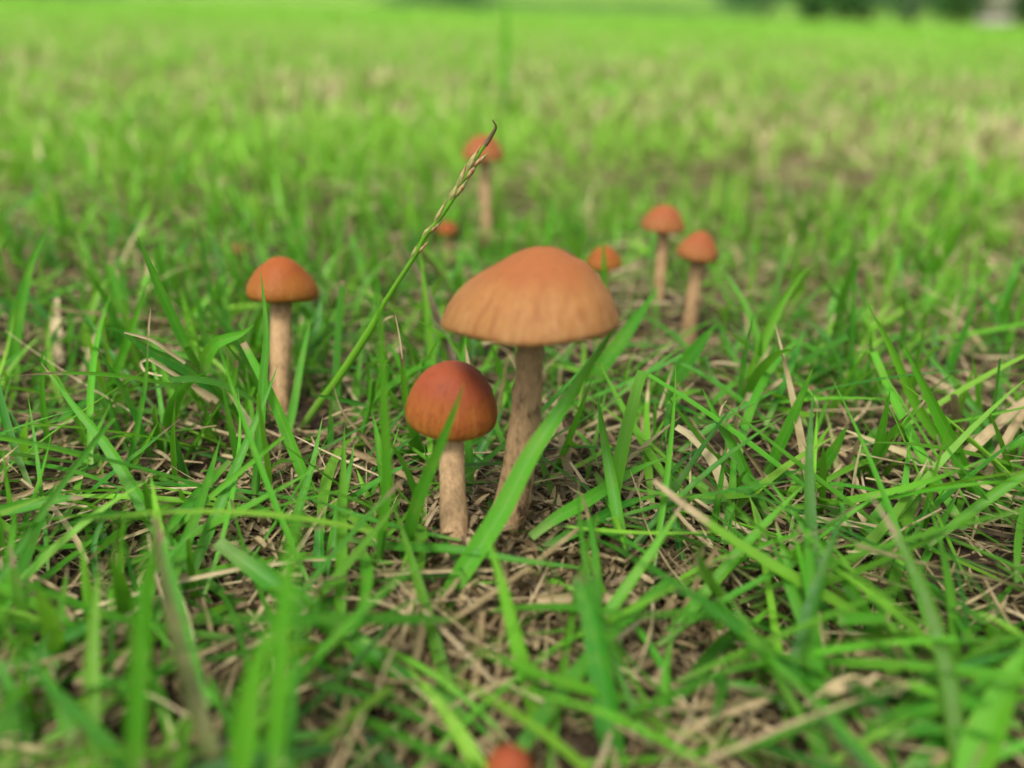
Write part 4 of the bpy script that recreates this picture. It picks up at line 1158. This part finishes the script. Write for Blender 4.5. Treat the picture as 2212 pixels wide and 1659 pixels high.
def shrub(label, px, Y, width, height, kind, seed):
    d = ray(px, 100); x = d[0] / d[1] * Y
    g = np.random.default_rng(seed)
    t = thing("shrub", label, "shrub", (x, Y, 0.0), "shrubs along the far edge of the lawn")
    m = 2600
    # clumps of leaves spread through an uneven crown
    nc = 34
    cc = g.normal(0, 1, (nc, 3)); cc /= np.linalg.norm(cc, axis=1, keepdims=True); cc *= g.uniform(.35, 1.0, (nc, 1)) ** .6
    cc = cc * np.array([width / 2, width * .35, height * .46]) + np.array([0, 0, height * .52])
    who = g.integers(0, nc, m)
    P = cc[who] + g.normal(0, 1, (m, 3)) * np.array([width, width * .8, height]) * .085
    P[:, 2] = np.maximum(P[:, 2], 0.04)
    s = g.uniform(.05, .12, m) * (height / 2) ** .5
    a = g.normal(0, 1, (m, 3)); a /= np.linalg.norm(a, axis=1, keepdims=True)
    b = np.cross(a, g.normal(0, 1, (m, 3))); b /= np.linalg.norm(b, axis=1, keepdims=True)
    V = np.stack([P - a * s[:, None], P + b * s[:, None] * .45, P + a * s[:, None], P - b * s[:, None] * .45], 1).reshape(-1, 3)
    F = np.arange(m * 4).reshape(-1, 4)
    tone = np.repeat(np.clip(g.random(m) * .6 + g.random(nc)[who] * .5, 0, 1), 4)
    at = np.stack([tone, tone, tone, np.ones_like(tone)], -1)
    put(bpy.data.objects.new("crown", mesh_from("crown", V, F, None, at, smooth=False, mat=SHRUB[kind])), t)
    for q in range(3):
        e = cc[g.integers(0, nc)]
        C = catmull([(0.06 * q - .06, 0, -.05), (e[0] * .3, e[1] * .3, height * .3), (e[0] * .8, e[1] * .8, max(e[2], height * .5))], 8)
        Vt, Ft, uvt = tube(C, np.linspace(.045, .012, 8) * height / 1.6, 7, seed + q)
        put(bpy.data.objects.new("trunk", mesh_from("trunk", Vt, Ft, uvt, mat=M_BARK)), t)

shrub("dark green shrub at the far lawn edge, darkest of the row", 1745, 25.0, 2.0, 2.1, 0, 1)
shrub("mid-green shrub next to the darkest one at the far lawn edge", 1860, 26.0, 2.3, 1.9, 1, 2)
shrub("tall mid-green shrub behind the darkest one at the far lawn edge", 1800, 27.5, 2.0, 2.4, 1, 3)
shrub("grey-green pale shrub in the gap between two green shrubs by the pillar", 1955, 29.0, 2.0, 2.2, 2, 4)
shrub("mid-green shrub growing against the pale pillar", 2050, 26.0, 2.0, 2.0, 1, 5)
shrub("bright mid-green shrub beyond the pale pillar", 2205, 25.0, 1.6, 2.2, 1, 6)
shrub("wide mid-green shrub behind the grassy bank's foot", 1640, 33.0, 3.6, 2.0, 1, 7)
shrub("low dark shrub at the crease before the bank", 930, 26.0, 3.2, 0.45, 1, 8)
shrub("long low dark shrub beside the one at the crease", 1010, 27.0, 2.6, 0.5, 0, 9)
shrub("low dark weedy strip at the bank's foot, longest of the low ones", 1180, 30.0, 6.0, 0.40, 1, 21)
shrub("low mid-green weedy strip at the bank's foot beside the wide shrub", 1480, 31.0, 6.5, 0.45, 1, 22)
shrub("grey-green shrub at the far edge, alone at the lawn's other end", 120, 24.0, 5.0, 1.2, 2, 10)

def build_pillar():
    Y = 24.0
    d = ray(2143, 60); x = d[0] / d[1] * Y
    t = thing("gate_pillar", "pale grey-pink concrete pillar with cap stone among the shrubs", "pillar", (x, Y, 0))
    m = plain_material("concrete", (0.24, 0.215, 0.18), (0.32, 0.285, 0.24), 6.0, .9)
    def box(name, w, dpt, z0, z1, bev):
        w /= 2; dpt /= 2
        V = []
        for z, s in ((z0, -bev), (z0 + bev, 0), (z1 - bev, 0), (z1, -bev)):
            for sx, sy in ((-1, -1), (1, -1), (1, 1), (-1, 1)):
                V.append((sx * (w + s), sy * (dpt + s), z))
        F = [(3, 2, 1, 0), (12, 13, 14, 15)]
        for r in range(3):
            for c in range(4):
                a = r * 4 + c; b = r * 4 + (c + 1) % 4
                F.append((a, b, b + 4, a + 4))
        put(bpy.data.objects.new(name, mesh_from(name, np.array(V), np.array(F), smooth=False, mat=m)), t)
    box("base", .72, .72, -.05, .22, .03)
    box("shaft", .56, .56, .22, 2.0, .02)
    box("cap_stone", .74, .74, 2.0, 2.14, .03)
build_pillar()
